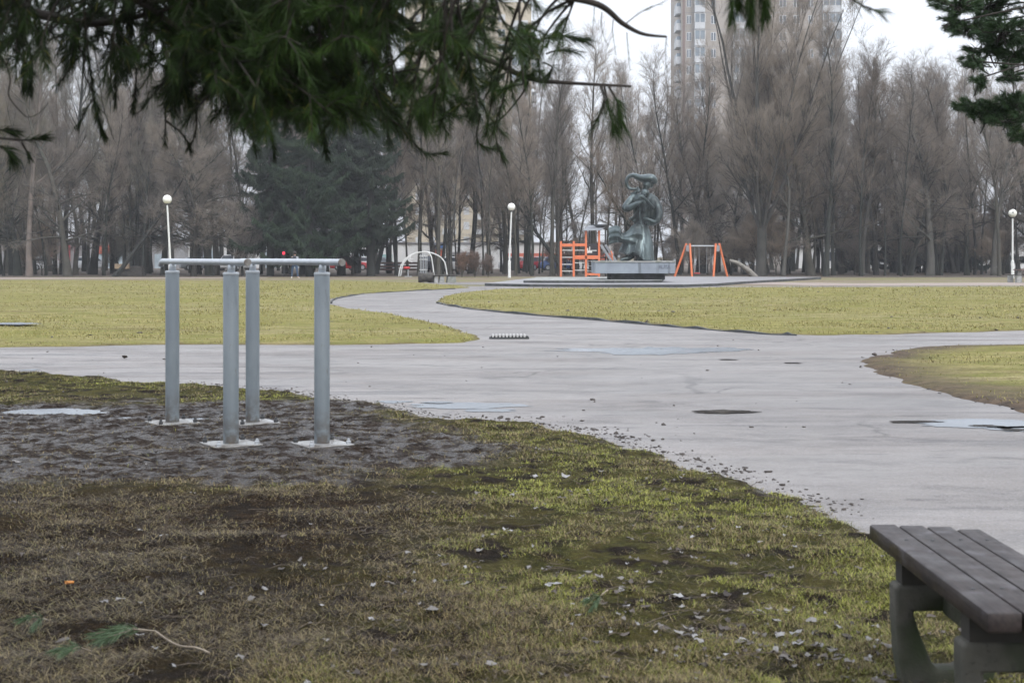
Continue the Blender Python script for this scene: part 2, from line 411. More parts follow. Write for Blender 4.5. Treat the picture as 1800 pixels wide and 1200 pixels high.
PUD_MUD = [((95, 727), (105, 6.5)), ((345, 740), (40, 3)), ((222, 738), (22, 2)), ((300, 742), (20, 2.2)), ((770, 709), (20, 1.2))]
def height_near(x, y):
    d = sdist(x, y, LAWN_D) + (fbm(x * 2.2, y * 2.2, 4, 3) - .5) * .42 + (fbm(x * 9, y * 9, 2, 8) - .5) * .14
    dm = sdist(x, y, MUD) + (fbm(x * 1.3, y * 1.3, 5, 21) - .5) * 2.0
    mud = sstep(-.25, .45, dm)
    mud = np.maximum(mud, .9 * (1 - sstep(.02, .34, d + (fbm(x * 5, y * 5, 3, 13) - .5) * .3)))
    lump = (fbm(x * 3, y * 3, 4, 5) - .5)
    rug = fbm(x * 11, y * 11, 3, 9) - .5
    z = -.03 + .065 * sstep(-.02, .30, d)
    rug2 = np.abs(fbm(x * 16, y * 10, 3, 19) - .5) * 2
    z = z + sstep(-.05, .25, d) * (lump * (.065 - .03 * mud) + rug * (.022 + .006 * mud) - rug2 * .016 * mud + (fbm(x * 26, y * 22, 2, 29) - .5) * .024 * mud)
    z = z + .05 * sstep(6.5, 2.5, y) * sstep(1.0, -2.0, x) * 0
    for (xb, Zb) in ((303, 12.58), (444, 12.58), (406, 11.13), (566, 11.13)):
        q = np.hypot(x - (xb - 900) * Zb / F, y - Zb); z = z + (.030 - z) * sstep(.36, .24, q)
    for (cx, cy), (rx, ry) in PUD_MUD:
        X, Y = gp(cx, cy); a = rx * Y / F; b = abs(gp(cx, cy - ry)[1] - gp(cx, cy + ry)[1]) / 2
        q = ((x - X) / a) ** 2 + ((y - Y) / b) ** 2 + (fbm(x * 3, y * 3, 3, 31) - .5) * 1.2
        z = z * sstep(.3, 1.3, q) - .0 * (q < 1)
    return z, d, mud
def lawn(name, poly, x0, x1, y0, y1, sx, sy, mat, near=False, edge=.1, dirt=.35):
    nx = int((x1 - x0) / sx) + 1; ny = int((y1 - y0) / sy) + 1
    gx, gy = np.meshgrid(np.linspace(x0, x1, nx), np.linspace(y0, y1, ny))
    if near:
        z, d, mud = height_near(gx, gy)
        cx, cy = gp(330, 1050)
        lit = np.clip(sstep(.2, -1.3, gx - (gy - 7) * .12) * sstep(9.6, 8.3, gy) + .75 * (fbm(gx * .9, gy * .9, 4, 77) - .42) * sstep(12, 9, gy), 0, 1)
        keep = d > -.3
    else:
        d = sdist(gx, gy, poly) + (fbm(gx * 1.4, gy * 1.4, 4, 3) - .5) * edge * 4 
        mud = 1 - sstep(.02, dirt, d + (fbm(gx * .9, gy * .9, 3, 8) - .5) * dirt * .8)
        z = -.03 + .075 * sstep(-.05, .35, d) + (fbm(gx * .5, gy * .5, 3, 14) - .5) * .06 * sstep(0, 1.2, d)
        lit = np.zeros_like(z); keep = d > -.6
    V = np.stack([gx, gy, z], -1).reshape(-1, 3)
    idx = np.arange(nx * ny).reshape(ny, nx)
    Q = np.stack([idx[:-1, :-1], idx[:-1, 1:], idx[1:, 1:], idx[1:, :-1]], -1)
    kq = keep[:-1, :-1] | keep[:-1, 1:] | keep[1:, 1:] | keep[1:, :-1]
    Q = Q[kq]
    used = np.zeros(nx * ny, bool); used[Q.ravel()] = True
    remap = np.cumsum(used) - 1
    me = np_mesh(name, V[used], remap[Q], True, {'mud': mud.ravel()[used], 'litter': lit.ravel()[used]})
    o = link(name, me, mat); tag(o, kind='structure')
    return o
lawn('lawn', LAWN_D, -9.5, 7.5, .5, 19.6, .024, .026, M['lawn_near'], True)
lawn('lawn', LAWN_A, -48, 1, 22, 88, .16, .22, M['lawn_far'], dirt=.3)
lawn('lawn', LAWN_B, -5, 46, 25, 72, .16, .22, M['lawn_far'], dirt=.3)
lawn('lawn', LAWN_C, 3.5, 18, 10.5, 27, .10, .10, M['lawn_far'], edge=.14, dirt=1.7)

def scatter_px(n, poly, y0, y1, x0=-80, x1=1880, seed=1, power=1.0):
    r = np.random.default_rng(seed)
    yy = y0 + (y1 - y0) * r.random(n) ** power; xx = x0 + (x1 - x0) * r.random(n)
    Z = H * F / (yy - HY); X = (xx - 900) * Z / F
    if poly is not None:
        k = sdist(X, Z, poly) > 0
        X, Z = X[k], Z[k]
    return X, Z
def blades(name, X, Y, z0, L, W, tint, lean, mat, seed):
    r = np.random.default_rng(seed); n = len(X)
    a = r.random(n) * 2 * np.pi; th = lean[0] + (lean[1] - lean[0]) * r.random(n)
    d = np.stack([np.cos(a) * np.sin(th), np.sin(a) * np.sin(th), np.cos(th)], -1)
    b = a + np.pi / 2 + (r.random(n) - .5)
    s = np.stack([np.cos(b), np.sin(b), np.zeros(n)], -1) * (W / 2)[:, None]
    p = np.stack([X, Y, z0], -1)
    mid = p + d * (L * .55)[:, None]; mid[:, 2] += L * .10
    tip = p + d * L[:, None]; tip[:, 2] -= L * .10 * np.sin(th)
    V = np.stack([p - s, p + s, mid + s * .8, tip, mid - s * .8], 1).reshape(-1, 3)
    i = np.arange(n)[:, None] * 5
    me = np_mesh(name, V, [i + np.array([[0, 1, 2, 4]]), i + np.array([[4, 2, 3]])], False, {'tint': np.repeat(tint, 5)})
    return link(name, me, mat)
# near grass: wet, thin and patchy
NB = 1150000
r = np.random.default_rng(3)
gy_ = np.concatenate([r.uniform(3.6, 19, NB // 2), H * F / r.uniform(190, 830, NB // 2)])
gx_ = r.uniform(-.43, .43, NB) * gy_ + r.uniform(-.3, .3, NB)
z, d, mud = height_near(gx_, gy_)
clump = fbm(gx_ * 1.6, gy_ * 1.6, 5, 41); fine = fbm(gx_ * 9, gy_ * 9, 3, 43)
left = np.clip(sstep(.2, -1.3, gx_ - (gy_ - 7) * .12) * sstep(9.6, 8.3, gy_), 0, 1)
prob = (1 - mud * .95) * sstep(.42, .57, clump * .5 + fine * .5) * (1 - .35 * left)
k = (r.random(NB) < prob) & (d > .03)
gx_, gy_, z, mud, clump, left = gx_[k], gy_[k], z[k], mud[k], clump[k], left[k]
n_ = len(gx_)
green = fbm(gx_ * 1.1 + 30, gy_ * 1.1, 4, 61)
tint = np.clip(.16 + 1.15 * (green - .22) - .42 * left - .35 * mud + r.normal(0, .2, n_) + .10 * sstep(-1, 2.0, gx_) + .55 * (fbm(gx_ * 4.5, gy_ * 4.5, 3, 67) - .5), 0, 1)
hi_ = r.random(n_) < .16; tint = np.where(hi_, np.clip(.44 + r.normal(0, .03, n_), 0, 1), tint)
Lb = r.uniform(.014, .042, n_) * (1 + .5 * (clump - .5)); Wb = r.uniform(.0016, .0036, n_) * np.clip(gy_ / 8, .8, 1.6)
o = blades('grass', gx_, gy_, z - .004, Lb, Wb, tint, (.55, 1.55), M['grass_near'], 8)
tag(o, 'short patchy wet winter grass on the near verge', 'grass', kind='stuff')
NS = 260000; r = np.random.default_rng(23)
sy_ = np.concatenate([r.uniform(4.2, 15, NS // 2), H * F / r.uniform(250, 830, NS // 2)]); sx_ = r.uniform(-.43, .43, NS) * sy_
z, d, mud = height_near(sx_, sy_)
lf = np.clip(sstep(.4, -1.2, sx_ - (sy_ - 7) * .12), .25, 1)
k = (r.random(NS) < (1 - .72 * mud) * lf * sstep(.34, .62, fbm(sx_ * 2.5, sy_ * 2.5, 4, 47))) & (d > .03)
sx_, sy_, z = sx_[k], sy_[k], z[k]; n_ = len(sx_)
o = blades('grass', sx_, sy_, z + .004, r.uniform(.03, .10, n_), r.uniform(.0012, .0026, n_), np.clip(r.choice([.0, .08, .18, .36, .44], n_) + r.normal(0, .06, n_), 0, .5), (1.25, 1.6), M['grass_near'], 12)
tag(o, 'flattened straw and dry needles matted into the near ground', 'straw', kind='stuff')
# far lawns: fine tufts
Xs, Ys, Ls = [], [], []
for poly, y0, y1, n, sd in ((LAWN_A, 494, 612, 120000, 1), (LAWN_B, 505, 592, 110000, 2), (LAWN_C, 606, 740, 60000, 3)):
    X, Y = scatter_px(n, poly, y0, y1, seed=sd)
    Xs.append(X); Ys.append(Y)
X = np.concatenate(Xs); Y = np.concatenate(Ys); n = len(X); r = np.random.default_rng(17)
cl = fbm(X * .9, Y * .9, 4, 51)
k = r.random(n) < sstep(.25, .6, cl); 
dd = np.full(n, -1.0)
for poly in (LAWN_A, LAWN_B, LAWN_C): dd = np.maximum(dd, sdist(X, Y, poly))
k &= (dd > .18) & ~((sdist(X, Y, LAWN_C) > 0) & (r.random(n) < .95 - dd * .5))
X, Y, cl = X[k], Y[k], cl[k]; n = len(X)
sc = np.clip(Y / 30, .7, 2.2)
o = blades('grass', X, Y, np.full(n, .03), r.uniform(.035, .07, n) * sc ** .6, r.uniform(.008, .016, n) * sc, np.clip(.2 + .9 * (fbm(X * .35, Y * .35, 4, 71) - .1) + r.normal(0, .2, n), 0, 1), (.3, 1.3), M['grass_far'], 9)
tag(o, 'dry yellowish winter grass on the far lawns', 'grass', kind='stuff')

# dead leaves lying on the near verge
def leaves(n, seed):
    r = np.random.default_rng(seed)
    Y = H * F / r.uniform(330, 800, n); X = r.uniform(-.40, .40, n) * Y
    pr = .08 + .9 * sstep(.46, .64, fbm(X * 1.1, Y * 1.1, 5, 91)) * sstep(-.9, .6, X)
    z, d, mud = height_near(X, Y)
    k = (r.random(n) < pr) & (d > .02)
    X, Y, z = X[k], Y[k], z[k]; n = len(X)
    V = []; Fq = []; T = []
    for i in range(n):
        s = r.uniform(.007, .024) * (1.35 if r.random() < .12 else 1); a = r.uniform(0, 6.28); cu = r.uniform(-.3, .35); asp = r.uniform(.5, .85)
        b = len(V)
        out = []
        for j in range(9):
            t = 2 * math.pi * j / 9; rr = s * (1 + .28 * math.sin(3 * t + i) + .12 * r.normal())
            u, v = rr * math.cos(t), rr * asp * math.sin(t)
            out.append((u, v, cu * v * v / s + .25 * cu * u * u / s + .004 * r.normal()))
        ca, sa = math.cos(a), math.sin(a); ti = r.normal(0, .09); tj = r.normal(0, .09)
        for u, v, w in [(0, 0, 0)] + out:
            V.append((X[i] + u * ca - v * sa, Y[i] + u * sa + v * ca, z[i] + .014 + w + u * ti + v * tj))
        Fq += [(b, b + 1 + j, b + 1 + (j + 1) % 9) for j in range(9)]
        T += [float(np.clip(r.beta(1.3, 1.6), 0, 1))] * 10
    me = np_mesh('fallen_leaves', V, np.array(Fq), True, {'tint': T})
    o = link('fallen_leaves', me, M['leaf']); tag(o, 'wet grey dead leaves strewn over the near grass', 'leaves', kind='stuff')
leaves(3000, 4)
# clods and crumbs
def clods():
    r = np.random.default_rng(6); V = []; Fq = []
    P = []
    X, Y = scatter_px(2600, MUD, 700, 880, seed=11)
    P += [(x, y, s) for x, y, s in zip(X, Y, r.gamma(2, .0028, len(X)) + .002)]
    ed = [gp(*p) for p in ((300, 672), (400, 678), (500, 687), (560, 697), (620, 706), (690, 715), (760, 731), (850, 741), (960, 746), (1050, 766), (1150, 791), (1230, 815), (1320, 840), (1400, 870), (1500, 905))]
    for k in range(900):
        i = r.integers(0, len(ed) - 1); t = r.random(); q = r.gamma(1.0, .05)
        P.append((ed[i][0] * (1 - t) + ed[i + 1][0] * t + r.normal(0, .08) + q * .5, ed[i][1] * (1 - t) + ed[i + 1][1] * t + r.normal(0, .08) + q * .8, r.gamma(2, .0022) + .0012))
    for cx, cy, n, sp in ((1022, 756, 40, .16), (1265, 830, 30, .2), (1100, 770, 40, .25), (890, 735, 30, .2)):
        X0, Y0 = gp(cx, cy)
        for _ in range(n): P.append((X0 + r.normal(0, sp), Y0 + r.normal(0, sp * .7), r.gamma(2, .004) + .003))
    X, Y = scatter_px(90, None, 600, 760, 0, 1500, seed=12)
    P += [(x, y, r.gamma(2, .004) + .003) for x, y in zip(X, Y)]
    X, Y = scatter_px(240, LAWN_C, 607, 730, 1480, 1800, seed=13)
    P += [(x, y, r.gamma(2, .005) + .004) for x, y in zip(X, Y)]
    X, Y = scatter_px(260, LAWN_A, 500, 612, seed=14); P += [(x, y, r.gamma(2, .008) + .006) for x, y in zip(X, Y)]
    X, Y = scatter_px(260, LAWN_B, 510, 592, seed=15); P += [(x, y, r.gamma(2, .008) + .006) for x, y in zip(X, Y)]
    bm = bmesh.new(); bmesh.ops.create_icosphere(bm, subdivisions=1, radius=1); bv = np.array([v.co for v in bm.verts]); bf = np.array([[v.index for v in f.verts] for f in bm.faces]); bm.free()
    P = np.array(P); z, d, mud = height_near(P[:, 0], P[:, 1]); z = np.maximum(z, .004)
    z = np.where(P[:, 1] > 20, .03, z)
    P[:, 2] = np.minimum(P[:, 2], .016 * np.clip(P[:, 1] / 12, 1, 4))
    for (x, y, s), zz in zip(P, z):
        q = bv * (1 + .35 * r.normal(size=(len(bv), 1))) * np.array([s * r.uniform(.8, 1.8), s * r.uniform(.8, 1.6), s * r.uniform(.4, .9)])
        a = r.random() * 6.28; c_, s_ = math.cos(a), math.sin(a)
        q = np.stack([q[:, 0] * c_ - q[:, 1] * s_, q[:, 0] * s_ + q[:, 1] * c_, q[:, 2]], -1) + (x, y, zz + s * .2)
        Fq.append(bf + len(V) * len(bv)); V.append(q)
    me = np_mesh('mud', np.concatenate(V), np.concatenate(Fq), True)
    o = link('mud', me, M['mudclod']); tag(o, 'dark crumbs of mud and soil on the path edge and lawns', 'mud', kind='stuff')
clods()
def litter_sticks():
    r = np.random.default_rng(9); mb = MB()
    X, Y = scatter_px(420, None, 715, 1190, -50, 1500, seed=21, power=.8)
    z, d, mud = height_near(X, Y)
    for x, y, zz, dd_ in zip(X, Y, z, d):
        if dd_ < .05: continue
        L = r.gamma(2, .035) + .03; a = r.normal(0, .5) if r.random() < .6 else r.random() * 3.14
        p = Vector((x, y, zz + .008)); dv = Vector((math.cos(a), math.sin(a), r.normal(0, .06)))
        mb.tube([p, p + dv * L * .5 + Vector((0, 0, r.uniform(0, .012))), p + dv * L], [.0022, .002, .001], 4)
    o = mb.build('litter', M['stick']); tag(o, 'small broken twigs scattered over the near ground', 'twig litter', kind='stuff')
litter_sticks()

# puddles
def puddle(cx, cy, rx, ry, z, mat, seed, amp=.35):
    X, Y = gp(cx, cy); a = rx * Y / F; b = abs(gp(cx, cy - ry)[1] - gp(cx, cy + ry)[1]) / 2
    pts = []
    for j in range(72):
        t = 2 * math.pi * j / 72
        q = 1 + amp * (2 * float(fbm(np.array([math.cos(t) * 1.8 + seed * 7.3]), np.array([math.sin(t) * 1.8]), 4, seed)[0]) - 1)
        q *= 1 + .5 * (float(fbm(np.array([math.cos(t) * 7 + seed]), np.array([math.sin(t) * 7]), 3, seed + 3)[0]) - .5)
        pts.append((X + a * q * math.cos(t), Y + b * q * math.sin(t)))
    sheet('puddle', pts, z, mat)
for (c, rr), sd in zip(PUD_MUD, range(9)):
    puddle(c[0], c[1], rr[0] * 1.35, rr[1] * 1.35, .016, M['water_light'], sd)
for i, (cx, cy, rx, ry, m) in enumerate(((810, 714, 95, 5.5, 'water_light'), (860, 722, 45, 2.6, 'water_light'), (1150, 617, 140, 6, 'water_light'), (1720, 745, 120, 7, 'water_light'), (1800, 755, 60, 4, 'water_light'), (690, 707, 30, 2.5, 'water_light'),
                                        (1268, 725, 52, 3.2, 'water_dark'), (1605, 743, 42, 1.8, 'water_dark'), (1730, 750, 30, 1.6, 'water_dark'), (1790, 757, 34, 1.7, 'water_dark'), (1395, 639, 14, .8, 'water_dark'), (1280, 633, 16, .7, 'water_dark'), (52, 651, 16, 1.6, 'water_light'), (20, 575, 48, 2.0, 'water_light'))):
    puddle(cx, cy, rx, ry, .008 if m == 'water_light' and cx > 30 else (.012 if cx > 30 else .075), M[m], 20 + i, .5)

# kerbs: low dark stone edging along the lawns
def kerb(pts, w=.06, h=.05):
    P = [Vector((*gp(*p), 0)) for p in pts]; Q = []
    for a, b in zip(P[:-1], P[1:]):
        for k in range(6): Q.append(a.lerp(b, k / 6))
    Q.append(P[-1]); rings = []
    for i, p in enumerate(Q):
        d = (Q[min(i + 1, len(Q) - 1)] - Q[max(i - 1, 0)]).normalized(); s = Vector((-d.y, d.x, 0)) * w / 2
        hh = h * (.35 + 1.0 * rnd.random()); j = s.normalized() * rnd.uniform(-.02, .02)
        rings.append([p - s + j + Vector((0, 0, -.05)), p + s + j + Vector((0, 0, -.05)), p + s + j + Vector((0, 0, hh)), p - s + j + Vector((0, 0, hh))])
    mb = MB(); mb.rings(rings)
    tag(mb.build('kerb', M['conc_dark']), kind='structure')
kerb(((768, 533), (785, 537), (830, 544), (900, 551.5), (1050, 563.5), (1200, 576.5), (1350, 588.5), (1400, 590)))
kerb(((583, 534), (582, 530), (594, 524.6), (640, 516.6), (740, 510.8), (800, 508)), .05, .05)

# ------------------------------------------------------------------ monument
def polyprism(mb, pts, z0, z1):
    n = len(pts); mb.add([(x, y, z0) for x, y in pts] + [(x, y, z1) for x, y in pts], [tuple(range(n - 1, -1, -1)), tuple(range(n, 2 * n))] + [(i, (i + 1) % n, n + (i + 1) % n, n + i) for i in range(n)])
mon = empty('stepped_platform', (9, 76, 0), 0, 'low dark edged concrete platform in two shallow steps around the monument', 'platform')
def gz(x, y, z): Z = (H - z) * F / (y - HY); return ((x - 900) * Z / F, Z)
low = [gz(x, y, 0) for x, y in ((852, 502.8), (930, 504.3), (1040, 505), (1200, 505), (1260, 503), (1300, 499.5))] + [(20, 92), (9, 95), (1.5, 90)]
low = [(x - 9, y - 76) for x, y in low]
mb = MB(); polyprism(mb, low, .0, .13); mb.build('step', M['conc_dark'], mon)
mb = MB(); polyprism(mb, [(x * .996, y * .996 + .0) for x, y in low], .13, .145); mb.build('paving', M['platform'], mon)
up = [gz(x, y, .14) for x, y in ((920, 497.4), (985, 497.7), (1080, 497.6), (1163, 496.6))] + [(8.9, 83), (1.4, 83)]
up = [(x - 9, y - 76) for x, y in up]
mb = MB(); polyprism(mb, up, .14, .262); mb.build('step', M['conc_dark'], mon)
mb = MB(); polyprism(mb, [(x * .995, y * .995) for x, y in up], .262, .28); mb.build('paving', M['conc'], mon)
ZS = 75.0; K = ZS / F
def SX(x): return (x - 900) * K
def SZ(y): return H - (y - 450) * K
pl = empty('monument_plinth', (SX(1112), ZS, .28), 0, 'grey stone plinth with an overhanging slab carrying the bronze figure', 'plinth')
mb = MB(); mb.box(SX(1070) - SX(1112), SX(1165) - SX(1112), -1.1, 1.3, 0, SZ(480) - .28); mb.build('base', M['conc_dark'], pl)
mb = MB(); mb.box(SX(1043) - SX(1112), SX(1180) - SX(1112), -1.7, 1.9, SZ(480) - .28, SZ(461) - .28, bev=.02); mb.build('slab', M['plinth'], pl)
mb = MB(); mb.box(SX(1042) - SX(1112), SX(1181) - SX(1112), -1.74, 1.94, SZ(461) - .28, SZ(458.6) - .28, bev=.015); mb.build('coping', M['conc'], pl)
for nm, tx, x, y, sz, m in (('graffiti', 'RUTA', 1162, 469, .27, 'black'),):
    cu = bpy.data.curves.new(nm, 'FONT'); cu.body = tx; cu.size = sz; cu.extrude = .004; cu.align_x = 'CENTER'; cu.align_y = 'CENTER'; cu.offset = .006; cu.space_character = .82
    o = bpy.data.objects.new(nm, cu); COL.objects.link(o); o.parent = pl
    o.location = (SX(x) - SX(1112), -1.707, SZ(y) - .28); o.rotation_euler = (R(90), 0, 0)
    me = bpy.data.meshes.new_from_object(o); bpy.data.objects.remove(o); o = link(nm, me, None, pl); o.location = (SX(x) - SX(1112), -1.707, SZ(y) - .28); o.rotation_euler = (R(90), 0, 0)
    me.materials.clear(); me.materials.append(simple('graffiti paint', (.09, .105, .14), (.13, .15, .18), 6, .6))

st = empty('statue', (SX(1125), ZS, SZ(458.6)), 0, 'tall blue grey bronze statue of a woman in a billowing skirt cradling a child', 'statue')
def remesh(o, vox, it=2):
    m = o.modifiers.new('remesh', 'REMESH'); m.mode = 'VOXEL'; m.voxel_size = vox; m.use_smooth_shade = True
    s = o.modifiers.new('smooth', 'SMOOTH'); s.factor = .5; s.iterations = it
def sp(x, y, d=0.0): return Vector((SX(x) - SX(1125), d, SZ(y) - SZ(458.6)))
def limb(mb, pts, n=14):
    """pts: (x, y, depth, radius_px) in the facade frame, smoothed"""
    P = [sp(*p[:3]) for p in pts]; rr = [p[3] * K for p in pts]; Q = []; W = []
    for i in range(len(P) - 1):
        a, b, c, d = P[max(i - 1, 0)], P[i], P[i + 1], P[min(i + 2, len(P) - 1)]
        for k in range(5):
            t = k / 5
            Q.append(.5 * ((2 * b) + (c - a) * t + (2 * a - 5 * b + 4 * c - d) * t * t + (-a + 3 * b - 3 * c + d) * t ** 3)); W.append(rr[i] * (1 - t) + rr[i + 1] * t)
    Q.append(P[-1]); W.append(rr[-1]); mb.tube(Q, W, n)
    mb.ball(Q[0], W[0] * .98); mb.ball(Q[-1], W[-1] * .98)
# body: torso, head, both arms, feet -- one surface
b = MB()
rr = []
for y, xl, xr, dp, dc in ((339, 1122, 1136, .18, .05), (342, 1112, 1147, .34, .05), (350, 1110, 1149, .42, .05), (362, 1112, 1146, .42, .04), (375, 1113, 1143, .38, .02), (386, 1114, 1141, .34, 0), (396, 1114, 1140, .36, 0), (402, 1114, 1140, .36, 0)):
    c = sp((xl + xr) / 2, y, dc); w = (xr - xl) / 2 * K
    rr.append([c + Vector((w * math.cos(t), dp * math.sin(t), 0)) for t in [2 * math.pi * j / 28 for j in range(28)]])
b.rings(rr)
limb(b, [(1130, 344, .05, 6), (1133, 335, -.02, 5.2), (1136, 326, -.08, 5)])
b.ball(sp(1136.5, 324.5, -.12), (7.2 * K, .30, 9.0 * K), 18, 12)
b.ball(sp(1134.5, 326.5, -.41), (1.3 * K, .06, 2.2 * K)); b.ball(sp(1134.5, 330.5, -.37), (2.2 * K, .05, .8 * K)); b.ball(sp(1134.6, 333, -.32), (2.4 * K, .08, 1.6 * K))
limb(b, [(1116, 344, .02, 6.2), (1108.5, 352, -.10, 6.6), (1102, 360, -.22, 6.8), (1098, 366, -.34, 6.2), (1104, 367, -.50, 5.8), (1112, 362, -.62, 5.2), (1122, 357, -.70, 4.2)])
limb(b, [(1114, 347, .05, 7), (1110, 356, .05, 8), (1108, 362, 0, 7)])
b.ball(sp(1125.5, 355.5, -.72), (3.6 * K, .10, 2.6 * K))
for q in range(4): limb(b, [(1126 + q * .6, 354 + q * 1.3, -.76, 1.1), (1130, 353.6 + q * 1.4, -.82, 1.0), (1132.5, 354.6 + q * 1.4, -.78, .8)], 8)
limb(b, [(1141, 346, .02, 7), (1149, 352, -.02, 8), (1154.5, 363, -.10, 8.6), (1157, 376, -.20, 8), (1155, 385, -.34, 6.6), (1149, 390.5, -.44, 4.4), (1141, 387.5, -.52, 3.4), (1135, 385, -.56, 2.4)])
limb(b, [(1145, 352, -.1, 7), (1146, 366, -.1, 8), (1146, 380, -.05, 6)])
for q in range(4): limb(b, [(1138, 385 + q * 1.1, -.55, 1.2), (1133, 383.6 + q * 1.2, -.58, 1.1), (1129, 384 + q * 1.2, -.55, .8)], 8)
limb(b, [(1106, 452, -.55, 4.5), (1098, 454.5, -.72, 3.8), (1089.5, 456.6, -.85, 2.2)]); limb(b, [(1110, 450, -.3, 5), (1104, 454, -.5, 4.2), (1098, 456.6, -.66, 2.4)])
limb(b, [(1127, 398, .02, 8), (1128, 425, .02, 9), (1128, 456, .05, 10)])
b.box(*(sorted((sp(1120, 0).x, sp(1145, 0).x))), -.4, .5, -.01, .3)
o = b.build('figure', M['bronze'], st, True); remesh(o, .021, 2)
# jacket flap and shawl edge
f = MB()
rr = []
for (xa, ya), (xb, yb), dp in (((1121, 366), (1127, 372), -.45), ((1117, 374), (1125, 381), -.5), ((1112, 381), (1122, 389), -.55), ((1105, 386), (1116, 393), -.6)):
    A, B = sp(xa, ya, dp), sp(xb, yb, dp + .28); rr.append([A + Vector((0, -.04, 0)), B + Vector((0, -.04, 0)), B + Vector((0, .06, 0)), A + Vector((0, .06, 0))])
f.rings(rr); limb(f, [(1122, 364, -.46, 1.6), (1117, 374, -.52, 1.5), (1112, 381, -.56, 1.5), (1104.5, 386, -.62, 1.4)])
limb(f, [(1150, 392, -.2, 4), (1143, 394, -.3, 3.4), (1136, 392, -.36, 3)])
o = f.build('jacket', M['bronze'], st, True); remesh(o, .022, 2)
# hair and scarf: the thick curl over the head
h = MB()
def band(mb, pts, asp=1.9, n=16):
    P = [sp(*p[:3]) for p in pts]; Q = []; W = []
    for i in range(len(P) - 1):
        a, b_, c, d = P[max(i - 1, 0)], P[i], P[i + 1], P[min(i + 2, len(P) - 1)]
        for k in range(6):
            t = k / 6; Q.append(.5 * ((2 * b_) + (c - a) * t + (2 * a - 5 * b_ + 4 * c - d) * t * t + (-a + 3 * b_ - 3 * c + d) * t ** 3)); W.append((pts[i][3] * (1 - t) + pts[i + 1][3] * t) * K)
    Q.append(P[-1]); W.append(pts[-1][3] * K); rings = []
    for i, p in enumerate(Q):
        d = (Q[min(i + 1, len(Q) - 1)] - Q[max(i - 1, 0)]).normalized(); nn = Vector((-d.z, 0, d.x)).normalized()
        rings.append([p + nn * W[i] * math.cos(t) + Vector((0, 1, 0)) * W[i] * asp * math.sin(t) for t in [2 * math.pi * j / n for j in range(n)]])
    mb.rings(rings)
band(h, [(1121, 331.5, -.05, 1.6), (1113, 332.5, -.05, 2.2), (1105.5, 330.5, -.02, 3.3), (1101.6, 323.5, 0, 3.3), (1102, 316, 0, 3.4), (1106.5, 310.2, 0, 3.8), (1114, 308.6, -.02, 4.4), (1121, 311.6, -.04, 5.8), (1128, 314, -.06, 6.8), (1137, 313.8, -.06, 8.0), (1145, 314.4, -.04, 8.2), (1149.5, 318, 0, 6.8), (1150.5, 324, .02, 3.6)], 2.1)
h.ball(sp(1139, 318, .02), (9.5 * K, .40, 7 * K), 16, 10); h.ball(sp(1144, 325, .1), (6 * K, .3, 5.5 * K))
limb(h, [(1121, 331, -.05, 1.6), (1120, 335, -.08, 2.2), (1116, 339, -.02, 3), (1110, 341, .05, 2.4)])
o = h.build('hair', M['bronze'], st, True); remesh(o, .021, 2)
# child held against the shoulder
c = MB()
c.ball(sp(1132, 341, -.66), (7.6 * K, .24, 8.0 * K), 16, 12); c.ball(sp(1130.5, 343, -.9), (1.3 * K, .06, 1.4 * K)); c.ball(sp(1131, 346, -.86), (1.9 * K, .05, .7 * K))
limb(c, [(1133, 347, -.6, 5.2), (1132.5, 356, -.58, 6.4), (1131, 366, -.52, 5.4), (1129, 371, -.45, 3.6)])
limb(c, [(1146, 365.5, -.5, 3.0), (1138.5, 358, -.66, 2.9), (1131, 351, -.82, 2.8), (1125.5, 346.5, -.9, 3.0), (1122, 346.5, -.88, 2.8)])
limb(c, [(1122, 347, -.88, 2.2), (1122.5, 351, -.86, 1.8)], 8)
for q in range(3): limb(c, [(1124 - q, 345.5, -.92, 1.2), (1121.4 - q * .3, 346.4 + q * 1.4, -1.0, 1.1), (1122.4, 348.6 + q, -.96, .8)], 8)
limb(c, [(1121.5, 338, -.5, 2.4), (1122, 334, -.45, 2.0), (1119.5, 329.5, -.35, 1.2)])
o = c.build('child', M['bronze'], st, True); remesh(o, .019, 1)
# skirt: draped cone plus the panel blown out to the side
k_ = MB(); rr = []
def hem(u): return float(np.interp(u, [0, .06, .2, .36, .46, .52, .60, .68, 1], [442.5, 443.5, 447.0, 444.2, 447.5, 450.5, 455.5, 458.2, 458.2]))
NR = 15
for i in range(NR):
    q_ = i / (NR - 1); xl = float(np.interp(q_, [0, .08, .25, .5, .8, 1], [1117, 1112.5, 1105.5, 1099, 1090.5, 1086.5])); xr = float(np.interp(q_, [0, .08, .25, .5, .8, 1], [1136, 1139.5, 1143.5, 1147, 1149, 1149.5]))
    dp = float(np.interp(q_, [0, .25, .6, 1], [.32, .55, .8, .98])); am = .02 + .13 * q_ ** .8; ring = []
    for j in range(120):
        t = 2 * math.pi * j / 120; u = (1 + math.cos(t)) / 2; front = 1 if math.sin(t) < 0 else 0
        cusp = 1 - 2 * abs(math.sin(math.pi * (4.2 * u + .12 + .25 * q_))) ** .8
        cusp = cusp * .8 + .3 * math.sin(23 * u + 3 * q_)
        y = 392.5 + (hem(u) - 392.5) * q_
        ring.append(sp(xl + (xr - xl) * u, y, -.03 - .10 * q_ + dp * math.sin(t) * (1 + am * cusp)))
    rr.append(ring)
k_.rings(rr)
top = [(1126, 395), (1117, 393.5), (1110, 398.5), (1104, 405.5), (1099, 409.5), (1094, 410.8), (1090.5, 408.5), (1088.5, 403), (1086.5, 399.2), (1081.5, 398), (1076, 399.3), (1069.5, 402.5)]
